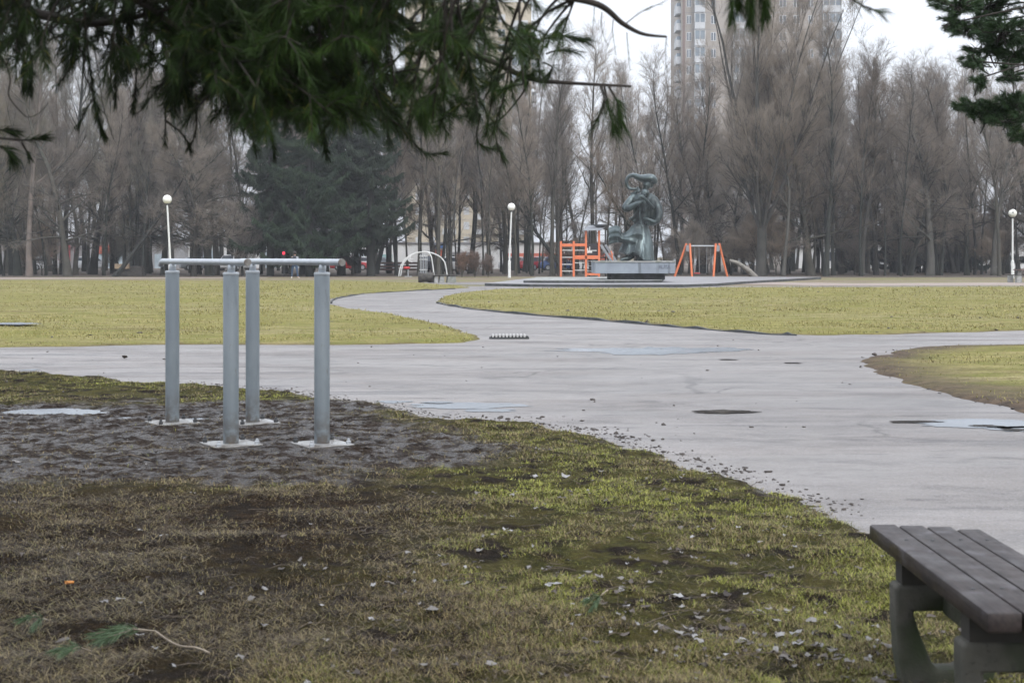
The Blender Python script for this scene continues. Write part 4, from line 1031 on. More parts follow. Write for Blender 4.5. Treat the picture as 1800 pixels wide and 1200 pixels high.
PROTO['spread'] = [bare_tree(s, Ht=h_, r0=r_, first=.16, n1=30, a1=(45, 85), l1=.36, n2=10, n3=10, up1=.25, up2=.15, droop=.16, rtw=.0068, sub=3, wob=.07, lean=ln_) for s, h_, r_, ln_ in ((11, 13, .24, .05), (12, 12, .2, -.12), (13, 14.5, .28, .1))]
PROTO['lean'] = [bare_tree(21, Ht=11, r0=.17, first=.3, n1=20, a1=(30, 70), l1=.3, n2=8, n3=7, up1=.3, lean=.75, wob=.05)]
PROTO['scrub'] = [bare_tree(s, Ht=5.5, r0=.09, first=.1, n1=20, a1=(25, 60), l1=.4, n2=8, n3=8, up1=.3, up2=.3, fork=5, ltw=(.3, .7), rtw=.008) for s in (31, 32, 33)]
PROTO['poplar'] = [bare_tree(41, Ht=27, r0=.36, n1=40, a1=(18, 40), l1=.17, n2=12, a2=(20, 46), l2=.55, n3=8, sub=3, up1=.42, up2=.45, fork=13, ltw=(.45, 1.0), rtw=.007, shape=.35)]
PROTO['hedge'] = [bare_tree(51, Ht=1.9, r0=.03, n1=12, a1=(12, 45), l1=.4, n2=5, n3=4, sub=1, fork=16, up1=.4, up2=.4, ltw=(.12, .32), rtw=.007)]

def plant(kind, i, x, y, rz, s, label, group=None, name='bare_tree', cat='tree', bark='bark', twig='twig', sz=None):
    tr, cr = PROTO[kind][i % len(PROTO[kind])]
    t = empty(name, (x, y, 0), rz, label, cat, group); t.scale = (s, s, sz or s)
    for nm, me, m in (('trunk', tr, bark), ('crown', cr, twig)):
        if not me.materials: me.materials.append(M[m])
        o = bpy.data.objects.new(nm, me); COL.objects.link(o); o.parent = t
        o.material_slots[0].link = 'OBJECT'; o.material_slots[0].material = M[m]
    return t
# single trees that can be told apart
def atx(x, Z): return (x - 900) * Z / F
plant('poplar', 0, atx(1338, 107), 107, .4, 1.0, 'huge pale tan bare tree with a vase shaped crown in front of the right tower', None, 'poplar_tree', 'tree', 'bark', 'twig_tan')
plant('lean', 0, atx(200, 104), 104, .05, 1.0, 'dark tree leaning far to the right behind the left lamp', None, 'leaning_tree', 'tree', 'bark_dark', 'twig')
plant('slim', 2, atx(52, 105), 105, 1.1, 1.1, 'tree with a pinkish pale trunk at the left edge of the wood', None, 'bare_tree', 'tree', 'birch', 'twig_olive')
plant('lean', 0, atx(1000, 112), 112, 2.9, 1.05, 'slanting tree crossing behind the orange play tower', None, 'leaning_tree', 'tree', 'bark_dark', 'twig')
plant('lean', 0, atx(1172, 109), 109, 3.0, .95, 'dark tree slanting up to the left behind the statue plinth', None, 'leaning_tree', 'tree', 'bark_dark', 'twig')
plant('spread', 1, atx(340, 106), 106, 2.3, .95, 'low spreading brown tree with leafy looking twigs between the left lamp and the spruces', None, 'bare_tree', 'tree', 'bark', 'twig_tan')
for i, (x, y, s) in enumerate(((812, 100.5, .92), (835, 101, .95), (858, 100.5, .85))):
    plant('hedge', 0, atx(x, y), y, i * 1.7, s, ('reddish brown clipped shrub nearest the concrete bench', 'reddish brown shrub in the middle of the clipped row', 'reddish brown shrub nearest the middle lamp')[i], 'row of reddish brown shrubs', 'shrub', 'shrub', 'bark', 'twig_red')
# the belt of trees
placed = []
def ok(x, y, d):
    for a, b_ in placed:
        if (a - x) ** 2 + (b_ - y) ** 2 < d * d: return False
    placed.append((x, y)); return True
for x, Z in ((1338, 107), (52, 103), (200, 104), (340, 106), (545, 106), (560, 103), (655, 104)): placed.append((atx(x, Z), Z))
LAB = {('slim', 0): 'slender upright bare tree in the front edge of the tree belt', ('slim', 1): 'slender upright bare tree deeper in the tree belt',
       ('spread', 0): 'wide branching bare tree in the front edge of the tree belt', ('spread', 1): 'wide branching bare tree deeper in the tree belt',
       ('scrub', 0): 'low many stemmed bare bush among the trunks of the belt', ('scrub', 1): 'low many stemmed bare bush among the trunks of the belt'}
LAB[('sapling', 0)] = 'thin straight young tree in the front edge of the tree belt'; LAB[('sapling', 1)] = 'thin straight young tree deeper in the tree belt'
cnt = 0
def belt(n, y0, y1, x0, x1, kinds, dmin, row, smin=.85, smax=1.1):
    global cnt
    got = 0; tries = 0
    while got < n and tries < n * 30:
        tries += 1
        Y = rnd.uniform(y0, y1); px_ = rnd.uniform(x0, x1); X = atx(px_, Y)
        if 690 < px_ < 905 and rnd.random() < .2: continue
        if row == 0 and Y < 113 and (430 < px_ < 690 or 1050 < px_ < 1120): continue
        if row == 0 and 1190 < px_ < 1300 and Y < 108: continue
        if not ok(X, Y, dmin): continue
        kd = rnd.choice(kinds)
        if 690 < px_ < 905 and row == 1 and kd == 'slim' and rnd.random() < .6: kd = 'spread'
        tw = 'twig_olive' if px_ < 450 and rnd.random() < .6 else ('twig_tan' if rnd.random() < .12 else 'twig')
        plant(kd, rnd.randrange(9), X, Y, rnd.uniform(0, 6.28), rnd.uniform(smin, smax), LAB[(kd, row)], 'bare trees of the belt' if kd != 'scrub' else 'bare bushes of the belt', 'bare_tree' if kd != 'scrub' else 'bare_bush', 'tree' if kd != 'scrub' else 'bush', rnd.choice(('bark', 'bark_dark', 'bark_dark')), tw)
        got += 1
belt(20, 104, 113, -80, 430, ('spread', 'spread', 'slim', 'sapling'), 2.0, 0)
belt(22, 107, 116, 690, 1200, ('slim', 'sapling', 'slim'), 1.4, 0)
belt(30, 105, 114, 1330, 1900, ('slim', 'spread', 'slim', 'sapling'), 1.5, 0)
belt(50, 114, 130, -80, 700, ('spread', 'slim', 'slim', 'sapling'), 1.6, 1, .95, 1.2)
belt(38, 116, 134, 700, 1200, ('slim', 'sapling'), 1.4, 1)
belt(58, 114, 134, 1180, 1900, ('slim', 'slim', 'sapling', 'spread'), 1.4, 1)
belt(32, 134, 156, -80, 690, ('slim', 'spread'), 1.8, 1, 1.05, 1.3)
belt(34, 134, 158, 900, 1900, ('slim', 'slim', 'spread'), 1.8, 1, 1.0, 1.2)
belt(9, 106, 128, -60, 430, ('scrub',), 1.5, 1, .6, 1.0)
belt(22, 108, 130, 1210, 1880, ('scrub',), 1.4, 1, .6, 1.0)
belt(6, 112, 126, 880, 1190, ('scrub',), 1.4, 1, .5, .8)

# ------------------------------------------------------------------ spruces
def spruce(seed, Ht, wid, r0, low=.16, nb=70, far=False):
    rg = random.Random(seed); ng = np.random.default_rng(seed); acc = [([(0, 0, -.1), (0, 0, Ht * .3), (0, 0, Ht * .7), (0, 0, Ht)], [r0, r0 * .75, r0 * .4, .02], 10)]
    S = []; D = []; L = []; Rr = []
    for q in range(nb):
        t = low + (1 - low) * (q + rg.random()) / nb; z = Ht * t
        length = wid * (1 - t) ** .72 * rg.uniform(.65, 1.12) + .25; az = rg.uniform(0, 6.28)
        c_, s_ = math.cos(az), math.sin(az); sag = length * rg.uniform(.24, .42) * (1.15 - .7 * t); lift = length * rg.uniform(.10, .24)
        pts = []
        for k in range(8):
            u = k / 7; pts.append((c_ * length * u, s_ * length * u, z - sag * math.sin(u * 2.2) * 1.0 + lift * u ** 3 * 1.4))
        acc.append((pts, [max(.01, .05 * (1 - u / 8.5)) for u in range(8)], 4))
        nsp = int(40 + 60 * length)
        for k in range(nsp):
            u = rg.uniform(.12, 1.0); i = min(int(u * 7), 6); f = u * 7 - i
            p = Vector(pts[i]).lerp(Vector(pts[i + 1]), f)
            side = rg.choice((-1, 1)) * rg.uniform(0, .5) * (1.05 - u * .6)
            p0 = p + Vector((-s_ * side * .4, c_ * side * .4, rg.uniform(-.03, .05)))
            d_ = Vector((c_ * rg.uniform(.1, .5) - s_ * side * .9, s_ * rg.uniform(.1, .5) + c_ * side * .9, rg.uniform(-1.2, -.35)))
            S.append(p0); D.append(d_); L.append(rg.uniform(.28, .75) * (.7 + .3 * (1 - t))); Rr.append(rg.uniform(.03, .06))
            if k % 2 == 0:
                S.append(p0); D.append(Vector((c_ + rg.gauss(0, .4), s_ + rg.gauss(0, .4), rg.uniform(-.1, .3)))); L.append(rg.uniform(.2, .4)); Rr.append(.03)
    V1, Q1 = tubes_mesh(acc); V2, q, t = twigs_mesh(S, D, L, Rr, ng)
    return np_mesh('trunk', V1, Q1, True), np_mesh('crown', V2, [q, t], False)
PROTO['spruce'] = [spruce(61, 17, 4.4, .34, .13, 140), spruce(62, 15, 3.7, .3, .14, 130), spruce(63, 18, 3.8, .36, .17, 140)]
PROTO['spruce_small'] = [spruce(64, 11, 2.6, .2, .12, 60)]
plant('spruce', 0, atx(545, 105), 105, .3, 1.0, 'big dark spruce with drooping boughs, tallest of those left of the arch', 'dark spruces left of the climbing arch', 'spruce_tree', 'tree', 'bark_dark', 'spruce')
plant('spruce', 1, atx(475, 108), 108, 1.3, 1.0, 'dark spruce nearest the left lamp, its boughs reaching over brown twigs', 'dark spruces left of the climbing arch', 'spruce_tree', 'tree', 'bark_dark', 'spruce')
plant('spruce', 0, atx(600, 111), 111, 4.3, 1.08, 'dark spruce standing a little behind, between the tallest spruce and the one nearest the arch', 'dark spruces left of the climbing arch', 'spruce_tree', 'tree', 'bark_dark', 'spruce')
plant('spruce', 2, atx(652, 107), 107, 2.1, .95, 'dark spruce with a bare lower trunk nearest the climbing arch', 'dark spruces left of the climbing arch', 'spruce_tree', 'tree', 'bark_dark', 'spruce')
for i in range(20):
    px_ = rnd.choice([rnd.uniform(1430, 1900), rnd.uniform(1430, 1900), rnd.uniform(1430, 1800), rnd.uniform(1500, 1850)]); Y = rnd.uniform(122, 150)
    plant('spruce_small', 0, atx(px_, Y), Y, rnd.uniform(0, 6), rnd.uniform(.6, 1.0), 'small dark conifer in the shade behind the bare trees', 'small conifers behind the belt', 'conifer_tree', 'tree', 'bark_dark', 'spruce_far')

# ------------------------------------------------------------------ buildings
def window_mat(name, a, b_): return simple(name, a, b_, .15, .15)
M['cream'] = simple('cream panel', (.46, .40, .30), (.40, .345, .255), .12, .85)
M['beige'] = simple('beige panel', (.36, .325, .29), (.31, .28, .25), .12, .85)
M['panel_grey'] = simple('grey panel', (.30, .295, .295), (.25, .245, .25), .2, .85)
M['brown_strip'] = simple('brown strip', (.22, .165, .15), (.18, .135, .125), .3, .85)
M['bal_white'] = simple('balcony white', (.52, .535, .55), (.44, .455, .47), .3, .7)
M['bal_blue'] = simple('balcony glazing', (.22, .27, .31), (.14, .17, .2), .3, .3)
M['win'] = simple('window glass', (.10, .125, .15), (.16, .19, .22), .1, .15)
M['win_frame'] = simple('window frame', (.62, .63, .64), (.55, .56, .57), .5, .6)
def tower(Z, x0, x1, fl, label, wall, cols, base_z=0.0, nfl=17):
    kk = Z / F; w = (x1 - x0) * kk; X0 = atx(x0, Z)
    t = empty('apartment_tower', (X0, Z, 0), 0, label, 'apartment tower', 'apartment towers behind the trees')
    mb = MB(); mb.box(0, w, 0, 16, 0, nfl * fl + 1.5); mb.box(.8, w - .8, .8, 15.2, nfl * fl + 1.5, nfl * fl + 2.0); mb.build('wall', M[wall], t)
    rest = MB()
    for i in range(nfl):
        z = i * fl + .9; vis = 18 < z < 45
        for kind, cx, cw in cols:
            a, b_ = (cx - cw / 2 - x0) * kk, (cx + cw / 2 - x0) * kk
            if kind == 'win':
                if vis:
                    f_ = MB(); f_.box(a, b_, -.06, .05, z, z + 1.45); fo = f_.build('window', M['win_frame'], t)
                    p = MB(); nn = 2 if b_ - a < 2 else 3
                    for q in range(nn):
                        u0 = a + (b_ - a) * q / nn + .07; u1 = a + (b_ - a) * (q + 1) / nn - .07; p.box(u0, u1, -.09, -.06, z + .08, z + 1.37)
                    p.build('pane', M['win'], fo)
                else: rest.box(a, b_, -.06, .05, z, z + 1.45)
            elif kind == 'log':
                if vis:
                    f_ = MB(); f_.box(a, b_, -1.1, -.02, z - .95, z + .15); bo = f_.build('balcony', M['bal_white'], t)
                    g_ = MB(); g_.box(a + .05, b_ - .05, -1.05, -.03, z + .15, z + 1.55); g_.build('glazing', M['bal_blue'], bo)
                    g_ = MB(); nn = max(2, int((b_ - a) / .9))
                    for q in range(nn + 1): u = a + (b_ - a) * q / nn; g_.box(u - .05, u + .05, -1.12, -1.04, z + .15, z + 1.6)
                    g_.box(a, b_, -1.11, -.03, z + 1.6, z + 1.7); g_.build('glazing_bar', M['win_frame'], bo)
                else: rest.box(a, b_, -1.1, -.02, z - .95, z + .15)
            elif kind == 'strip' and i == 0:
                f_ = MB(); f_.box(a, b_, -.15, -.01, 0, nfl * fl + 1.4); f_.build('pilaster', M['brown_strip'], t)
            elif kind == 'side':
                if vis:
                    f_ = MB(); f_.box(a, b_, .8, 4.5, z - .9, z + .3); bo = f_.build('balcony', M['bal_white'], t)
                    g_ = MB(); g_.box(a + .08, b_ - .08, .9, 4.4, z + .3, z + .9); g_.build('railing', M['bal_blue'], bo)
                else: rest.box(a, b_, .8, 4.5, z - .9, z + .3)
    o = rest.build('hidden_floor_balconies', M['bal_white'], t); o['kind'] = 'stuff'
    jm = MB()
    for i in range(1, nfl): jm.box(.02, w - .02, -.025, -.004, i * fl - .04, i * fl + .04)
    jm.build('panel_joint', M['panel_grey'], t)
tower(237, 1198, 1478, 2.8, 'tall beige apartment tower behind the pale tan tree', 'beige', [('side', 1194, 8), ('strip', 1202, 4), ('win', 1211, 8), ('log', 1229, 18), ('win', 1254, 9), ('log', 1308, 40), ('win', 1352, 10), ('win', 1376, 12), ('win', 1400, 11), ('win', 1425, 9), ('log', 1461, 32)])
tower(269, 712, 934, 2.8, 'tall cream apartment tower seen through the hanging pine branches', 'cream', [('win', 735, 9), ('win', 760, 9), ('log', 790, 24), ('win', 820, 10), ('log', 845, 16), ('win', 882, 12), ('log', 914, 28), ('side', 939, 9)])
# distant grey block glimpsed at the far left
tower(300, -60, 60, 2.8, 'grey apartment block at the far left beyond the tree tops', 'panel_grey', [('win', -30, 10), ('log', 0, 20), ('win', 30, 10)], nfl=12)

ZM = 168.0; km = ZM / F
M['store_white'] = simple('store cladding', (.66, .66, .65), (.58, .58, .57), .3, .6)
M['store_orange'] = simple('orange fascia', (.62, .15, .09), (.54, .14, .09), .5, .5)
M['store_blue'] = simple('blue sign', (.09, .22, .5), (.08, .18, .42), .5, .4)
stt = empty('supermarket', (atx(640, ZM), ZM, 0), 0, 'long white supermarket with orange bands behind the parked cars', 'building')
def mx(x): return (x - 640) * km
def mz(y): return H - (y - HY) * km
mb = MB(); mb.box(0, mx(1080), 0, 20, 0, mz(428)); mb.build('wall', M['store_white'], stt)
mb = MB(); mb.box(-.1, mx(1081), -.2, 20.1, mz(428), mz(425.5)); mb.build('parapet', M['panel_grey'], stt)
mb = MB(); mb.box(mx(892), mx(1078), -.25, -.02, mz(457), mz(445)); mb.build('fascia', M['store_orange'], stt)
mb = MB(); mb.box(mx(786), mx(826), -2.2, -.02, mz(448), mz(443)); mb.build('canopy', M['panel_grey'], stt)
for x in (788, 801, 814): 
    mb = MB(); mb.box(mx(x), mx(x + 11), -.12, -.02, mz(470), mz(449)); w_ = mb.build('window', M['glass_dark'], stt)
    mb = MB(); mb.box(mx(x) - .08, mx(x) + .06, -.16, -.12, mz(470), mz(449)); mb.build('frame', M['win_frame'], w_)
mb = MB(); mb.add([(mx(757), -.6, mz(433)), (mx(784), -.6, mz(428)), (mx(784), -.6, mz(436)), (mx(766), -.6, mz(436)), (mx(757), -.3, mz(433)), (mx(784), -.3, mz(428)), (mx(784), -.3, mz(436)), (mx(766), -.3, mz(436))], [(0, 1, 2, 3), (7, 6, 5, 4), (0, 4, 5, 1), (1, 5, 6, 2), (2, 6, 7, 3), (3, 7, 4, 0)]); mb.build('roof_sign', M['store_blue'], stt)
mb = MB(); mb.box(mx(764), mx(768.5), -.3, -.02, mz(449), mz(439)); mb.box(mx(772), mx(778), -.3, -.02, mz(453), mz(439)); mb.build('sign', M['store_orange'], stt)
mb = MB(); mb.box(mx(665), mx(690), -.1, -.02, mz(470), mz(447)); mb.build('poster', simple('teal poster', (.16, .35, .36), (.5, .55, .53), .5, .5), stt)
shl = empty('shop_building', (atx(-120, ZM), ZM + 6, 0), 0, 'low shop with red panels and pale glazing glimpsed between the left trunks', 'building')
def nx_(x): return (x + 120) * km
mb = MB(); mb.box(0, nx_(290), 0, 14, 0, 3.6); mb.build('wall', M['panel_grey'], shl)
for x0, x1 in ((60, 66), (78, 96), (104, 110), (140, 168)):
    mb = MB(); mb.box(nx_(x0), nx_(x1), -.25, -.02, mz(463) if x0 < 130 else mz(446), mz(430)); mb.build('panel', M['store_orange'] if x0 > 130 else simple('red panel', (.42, .04, .05), (.36, .04, .05), 1, .5), shl)
for x0, x1 in ((140, 168), (178, 196), (250, 270)):
    mb = MB(); mb.box(nx_(x0), nx_(x1), -.2, -.02, mz(474), mz(446.3)); mb.build('window', simple('pale glazing', (.45, .52, .56), (.3, .36, .4), .5, .2), shl)
lw = empty('garage_building', (atx(262, 180), 180, 0), 0, 'long low pale building glimpsed between the trunks behind the exercise bars', 'building')
mb = MB(); mb.box(0, 29, 0, 8, 0, 3.0); mb.build('wall', M['store_white'], lw)
mb = MB(); mb.box(-.3, 29.3, -.3, 8.3, 3.0, 3.3); mb.build('roof', M['panel_grey'], lw)
for x in (2, 6, 10, 14, 18, 22, 26):
    mb = MB(); mb.box(x, x + 2.2, -.06, -.005, 0, 2.2); mb.build('door', simple('pale door', (.38, .45, .5), (.3, .36, .4), .5, .5), lw)
wh = empty('storage_building', (atx(1405, 175), 175, 0), 0, 'low white building glimpsed between the trunks right of the big tan tree', 'building')
mb = MB(); mb.box(0, 28, 0, 8, 0, 2.6); mb.build('wall', M['store_white'], wh)
mb = MB(); mb.box(-.3, 28.3, -.3, 8.3, 2.6, 2.9); mb.build('roof', M['panel_grey'], wh)
for x in (3, 8, 13):
    mb = MB(); mb.box(x, x + 1.6, -.06, -.005, .9, 2.0); mb.build('window', M['glass_dark'], wh)
# traffic light with the red lamp lit
tl = empty('traffic_light', (atx(499, 103.4), 103.4, 0), 0, 'small red light on a dark post between the spruce trunks', 'traffic light')
mb = MB(); mb.tube([(0, 0, 0), (0, 0, 1.4)], .04, 8); mb.build('pole', M['dark_metal'], tl)
zr = H - (445 - HY) * 103.4 / F
mb = MB(); mb.box(-.13, .13, -.1, .12, zr - .5, zr + .17, bev=.03); mb.build('housing', M['rubber'], tl)
em = N('red signal'); em.color((.5, .01, .02)); em.b.inputs['Emission Color'].default_value = (1, .02, .05, 1); em.b.inputs['Emission Strength'].default_value = 2.0
mb = MB(); mb.ball((0, -.11, zr), (.10, .05, .10)); mb.build('signal', em.m, tl, True)
# low fence in front of the car park
fe = empty('rail_fence', (atx(658, 122), 122, 0), 0, 'low brown slatted fence between the spruces and the climbing arch', 'fence')
for z in (.35, .62, .9): 
    mb = MB(); mb.box(0, 4.4, -.03, .03, z - .09, z + .09); mb.build('rail', simple('fence board', (.16, .10, .085), (.12, .08, .07), 3, .8), fe)
for x in (.1, 1.5, 2.9, 4.3):
    mb = MB(); mb.box(x - .05, x + .05, .03, .12, 0, 1.05); mb.build('post', M['timber_dark'], fe)

# ------------------------------------------------------------------ parked cars
CARP = {'white': (.68, .69, .70), 'red': (.42, .025, .03), 'blue': (.05, .10, .26), 'grey': (.22, .24, .26), 'black': (.02, .022, .028), 'teal': (.08, .22, .26)}
for k_n, v in CARP.items():
    n = N(k_n + ' car paint'); n.color(n.mix(n.noise(1.5, 3), v, tuple(q * .85 for q in v))).rough(.25); n.b.inputs['Coat Weight'].default_value = .6; CARP[k_n] = n.m
M['amber'] = simple('lamp lens', (.5, .5, .48), (.4, .4, .4), 5, .2)
def car_meshes():
    out = {}
    sec = [(-2.12, .30, .62, .70), (-2.05, .22, .86, .80), (-1.5, .20, .93, .85), (-.8, .2, .95, .87), (.4, .2, .95, .87), (1.1, .2, .92, .86), (1.8, .22, .80, .80), (2.05, .26, .66, .72), (2.12, .34, .54, .62)]
    mb = MB(); mb.rings([[(x, -w, zb + .1), (x, -w * 1.0, (zb + zt) / 2), (x, -w * .94, zt - .04), (x, -w * .8, zt), (x, w * .8, zt), (x, w * .94, zt - .04), (x, w, (zb + zt) / 2), (x, w, zb + .1), (x, w * .9, zb), (x, -w * .9, zb)] for x, zb, zt, w in sec])
    cab = [(-1.75, .93, .72), (-1.35, 1.38, .60), (-.5, 1.46, .60), (.35, 1.40, .60), (1.05, .93, .72)]
    mb.rings([[(x, -w, .90), (x, -w * .97, max(.9, z - .05)), (x, -w * .8, z), (x, w * .8, z), (x, w * .97, max(.9, z - .05)), (x, w, .90)] for x, z, w in cab]); out['body'] = mb
    g_ = MB()
    for s_ in (-1, 1):
        g_.add([(-1.45, s_ * .715, .97), (-.5, s_ * .73, .97), (-.5, s_ * .625, 1.36), (-1.25, s_ * .625, 1.31)], [(0, 1, 2, 3)]); g_.add([(-.4, s_ * .73, .97), (.8, s_ * .725, .97), (.33, s_ * .625, 1.33), (-.4, s_ * .625, 1.36)], [(0, 1, 2, 3)])
    g_.add([(.98, -.60, .99), (.98, .60, .99), (.42, .5, 1.385), (.42, -.5, 1.385)], [(0, 1, 2, 3)]); g_.add([(-1.70, -.6, .99), (-1.70, .6, .99), (-1.40, .5, 1.345), (-1.40, -.5, 1.345)], [(0, 1, 2, 3)]); out['window'] = g_
    return out
cm = car_meshes(); CMESH = {}
for k_n, mb in cm.items():
    o = mb.build(k_n, None); CMESH[k_n] = o.data
    if k_n == 'body':
        for p in o.data.polygons: p.use_smooth = False
    bpy.data.objects.remove(o)
    CMESH[k_n].materials.append(M['glass_dark'])
mb = MB(); mb.tube([(0, -.1, 0), (0, .1, 0)], .31, 16); o = mb.build('wheel', M['rubber']); CMESH['wheel'] = o.data; bpy.data.objects.remove(o)
mb = MB(); mb.tube([(0, -.115, 0), (0, .115, 0)], .19, 14); o = mb.build('rim', M['steel']); CMESH['rim'] = o.data; bpy.data.objects.remove(o)
mb = MB(); mb.ball((0, 0, 0), (.05, .16, .07)); o = mb.build('headlight', M['amber']); CMESH['headlight'] = o.data; bpy.data.objects.remove(o)
def car(x, Z, col, rz, label, s=1.0):
    t = empty('parked_car', (atx(x, Z), Z, 0), R(rz), label, 'car', 'cars parked in front of the supermarket'); t.scale = (s, s, s)
    def add(nm, p, loc=(0, 0, 0), mat=None):
        o = bpy.data.objects.new(nm, CMESH[nm]); COL.objects.link(o); o.parent = p; o.location = loc
        if mat: o.material_slots[0].link = 'OBJECT'; o.material_slots[0].material = mat
        return o
    add('body', t, mat=CARP[col]); add('window', t)
    for sx in (-1.3, 1.3):
        for sy in (-.78, .78): w_ = add('wheel', t, (sx, sy, .31)); add('rim', w_)
    for sy in (-.5, .5): add('headlight', t, (2.07, sy, .64))
car(615, 150, 'red', 8, 'red car left of the slatted fence behind the spruces'); car(640, 151, 'white', 4, 'white car behind the rightmost spruce trunk'); car(668, 152, 'grey', 10, 'grey car behind the slatted fence')
car(762, 132, 'black', 80, 'dark car parked end on behind the climbing arch', 1.1); car(795, 140, 'white', 30, 'white car half hidden by the reddish shrubs'); car(775, 146, 'red', 5, 'red car behind the right foot of the climbing arch')
car(912, 150, 'white', 10, 'white car just right of the middle lamp pole'); car(938, 149, 'red', 60, 'red car seen between the trunks right of the middle lamp'); car(955, 152, 'teal', 20, 'teal car between the trunks left of the play tower'); car(982, 148, 'blue', 10, 'blue car directly behind the play tower ladder')
car(414, 146, 'white', 75, 'white car seen under the exercise bars', 1.15); car(352, 150, 'grey', 20, 'grey car glimpsed between trunks right of the left lamp'); car(88, 150, 'white', 15, 'white car under the red panels of the left shop'); car(160, 151, 'white', 70, 'white car in front of the orange panel of the left shop')
car(1525, 160, 'white', 10, 'white car glimpsed between the far right trunks')

# ------------------------------------------------------------------ foreground pines
class Needles:
    def __init__(s, seed): s.r = np.random.default_rng(seed); s.V = []; s.T = []
    def shoot(s, pts, n, ln, wd, ang=(.35, .9), tint=.5, from_t=0.0, tip=0):
        """needles all along a polyline, leaning towards its tip"""
        r = s.r; P = np.array(pts, float); k = len(P) - 1
        t = from_t + (1 - from_t) * r.random(n) ** .8; i = np.minimum((t * k).astype(int), k - 1); f = (t * k - i)[:, None]
        b = P[i] * (1 - f) + P[i + 1] * f; d = P[i + 1] - P[i]; d /= np.linalg.norm(d, axis=1)[:, None] + 1e-9
        q = r.normal(size=(n, 3)); q -= d * (q * d).sum(1)[:, None]; q /= np.linalg.norm(q, axis=1)[:, None] + 1e-9
        a = r.uniform(ang[0], ang[1], n) * (1 - .45 * t); v = d * np.cos(a)[:, None] + q * np.sin(a)[:, None]
        L = ln * r.uniform(.7, 1.15, n); w = np.cross(v, r.normal(size=(n, 3))); w /= np.linalg.norm(w, axis=1)[:, None] + 1e-9
        tip_ = b + v * L[:, None]; tip_[:, 2] -= L * .12; mid = b + v * (L * .55)[:, None]
        s.V.append(np.stack([b - w * wd * .5, b + w * wd * .5, mid + w * wd * .5, tip_, mid - w * wd * .5], 1).reshape(-1, 3))
        tt = np.clip(tint + r.normal(0, .16, n), 0, .9)
        if tip: tt = np.where(r.random(n) < tip, 1.0, tt)
        s.T.append(np.repeat(tt, 5))
    def build(s, name, mat, parent=None):
        V = np.concatenate(s.V); n = len(V) // 5; i = np.arange(n)[:, None] * 5
        me = np_mesh(name, V, [i + np.array([[0, 1, 2, 4]]), i + np.array([[4, 2, 3]])], False, {'tint': np.concatenate(s.T)})
        return link(name, me, mat, parent)
def curve3(a, b, sag, n=8, rg=rnd):
    a, b = Vector(a), Vector(b); out = []
    w = Vector((rg.gauss(0, .02), rg.gauss(0, .02), 0))
    for k in range(n + 1):
        t = k / n; out.append(a.lerp(b, t) + Vector((0, 0, -sag * math.sin(math.pi * t))) + w * math.sin(math.pi * t))
    return out
# --- overhanging pine, its trunk just out of the frame on the left
TX, TY = -2.55, 4.1
pn = empty('pine_tree', (0, 0, 0), 0, 'near pine whose dark drooping branches hang across the top left', 'tree')
tm = MB(); tm.tube(smooth_path([(TX, TY, -.1), (TX + .03, TY, 2), (TX - .02, TY + .05, 5), (TX + .05, TY, 9)], 5), [.24 - .011 * i for i in range(16)], 14); tm.build('trunk', M['pinebark'], pn, True)
LIMBS = [
    ([(TX, TY, 2.15), pz(-70, -6, 4.1), pz(20, 14, 4.05), pz(90, 30, 4.0), pz(160, 42, 4.0), pz(240, 30, 4.0), pz(330, 5, 4.05), pz(430, -30, 4.1)], .022),
    ([(TX, TY, 2.6), pz(0, -150, 4.3), pz(250, -90, 4.3), pz(480, -50, 4.3), pz(680, 20, 4.35), pz(760, 78, 4.4), pz(850, 102, 4.45), pz(930, 138, 4.5), pz(1000, 146, 4.5), pz(1110, 152, 4.5)], .024),
    ([(TX, TY, 2.75), pz(150, -190, 3.7), pz(420, -120, 3.6), pz(640, -70, 3.6), pz(840, -30, 3.7), pz(960, -10, 3.8), pz(1050, 8, 3.9), pz(1095, 42, 3.95), pz(1130, 60, 4.0), pz(1172, 65, 4.0)], .02),
    ([(TX, TY, 2.9), pz(200, -240, 3.4), pz(600, -200, 3.2), pz(900, -120, 3.1), pz(1200, -70, 3.1), pz(1330, -40, 3.1), pz(1500, -20, 3.2)], .018),
    ([(TX, TY, 2.4), pz(60, -110, 4.8), pz(260, -30, 4.8), pz(420, 30, 4.75), pz(540, 90, 4.7), pz(620, 150, 4.7), pz(660, 190, 4.7)], .018),
    ([(TX, TY, 2.3), pz(-40, -40, 3.7), pz(180, -20, 3.6), pz(300, 40, 3.6), pz(370, 110, 3.65), pz(400, 170, 3.7)], .014),
    ([(TX, TY, 2.0), pz(-180, 200, 4.0), pz(-40, 236, 3.9), pz(30, 246, 3.85)], .010),
]
lt = []
for pts, r_ in LIMBS:
    sm = smooth_path(pts, 8); lt.append(sm); mb = MB(); mb.tube(sm, [max(.0035, r_ * (1 - .85 * i / len(sm))) for i in range(len(sm))], 8); mb.build('limb', M['pinebark'], pn, True)
LP = [(i, p) for i, sm in enumerate(lt) for p in sm[6:]]
def lower(x):
    xs = [-200, 0, 40, 80, 140, 180, 210, 250, 300, 350, 390, 430, 480, 530, 570, 600, 640, 690, 740, 780, 820, 850, 890, 920, 960, 990, 1010, 1040]
    ys = [130, 125, 150, 110, 190, 175, 170, 165, 200, 225, 200, 240, 215, 225, 255, 215, 225, 250, 245, 255, 215, 235, 255, 190, 150, 70, 80, 70]
    return float(np.interp(x, xs, ys))
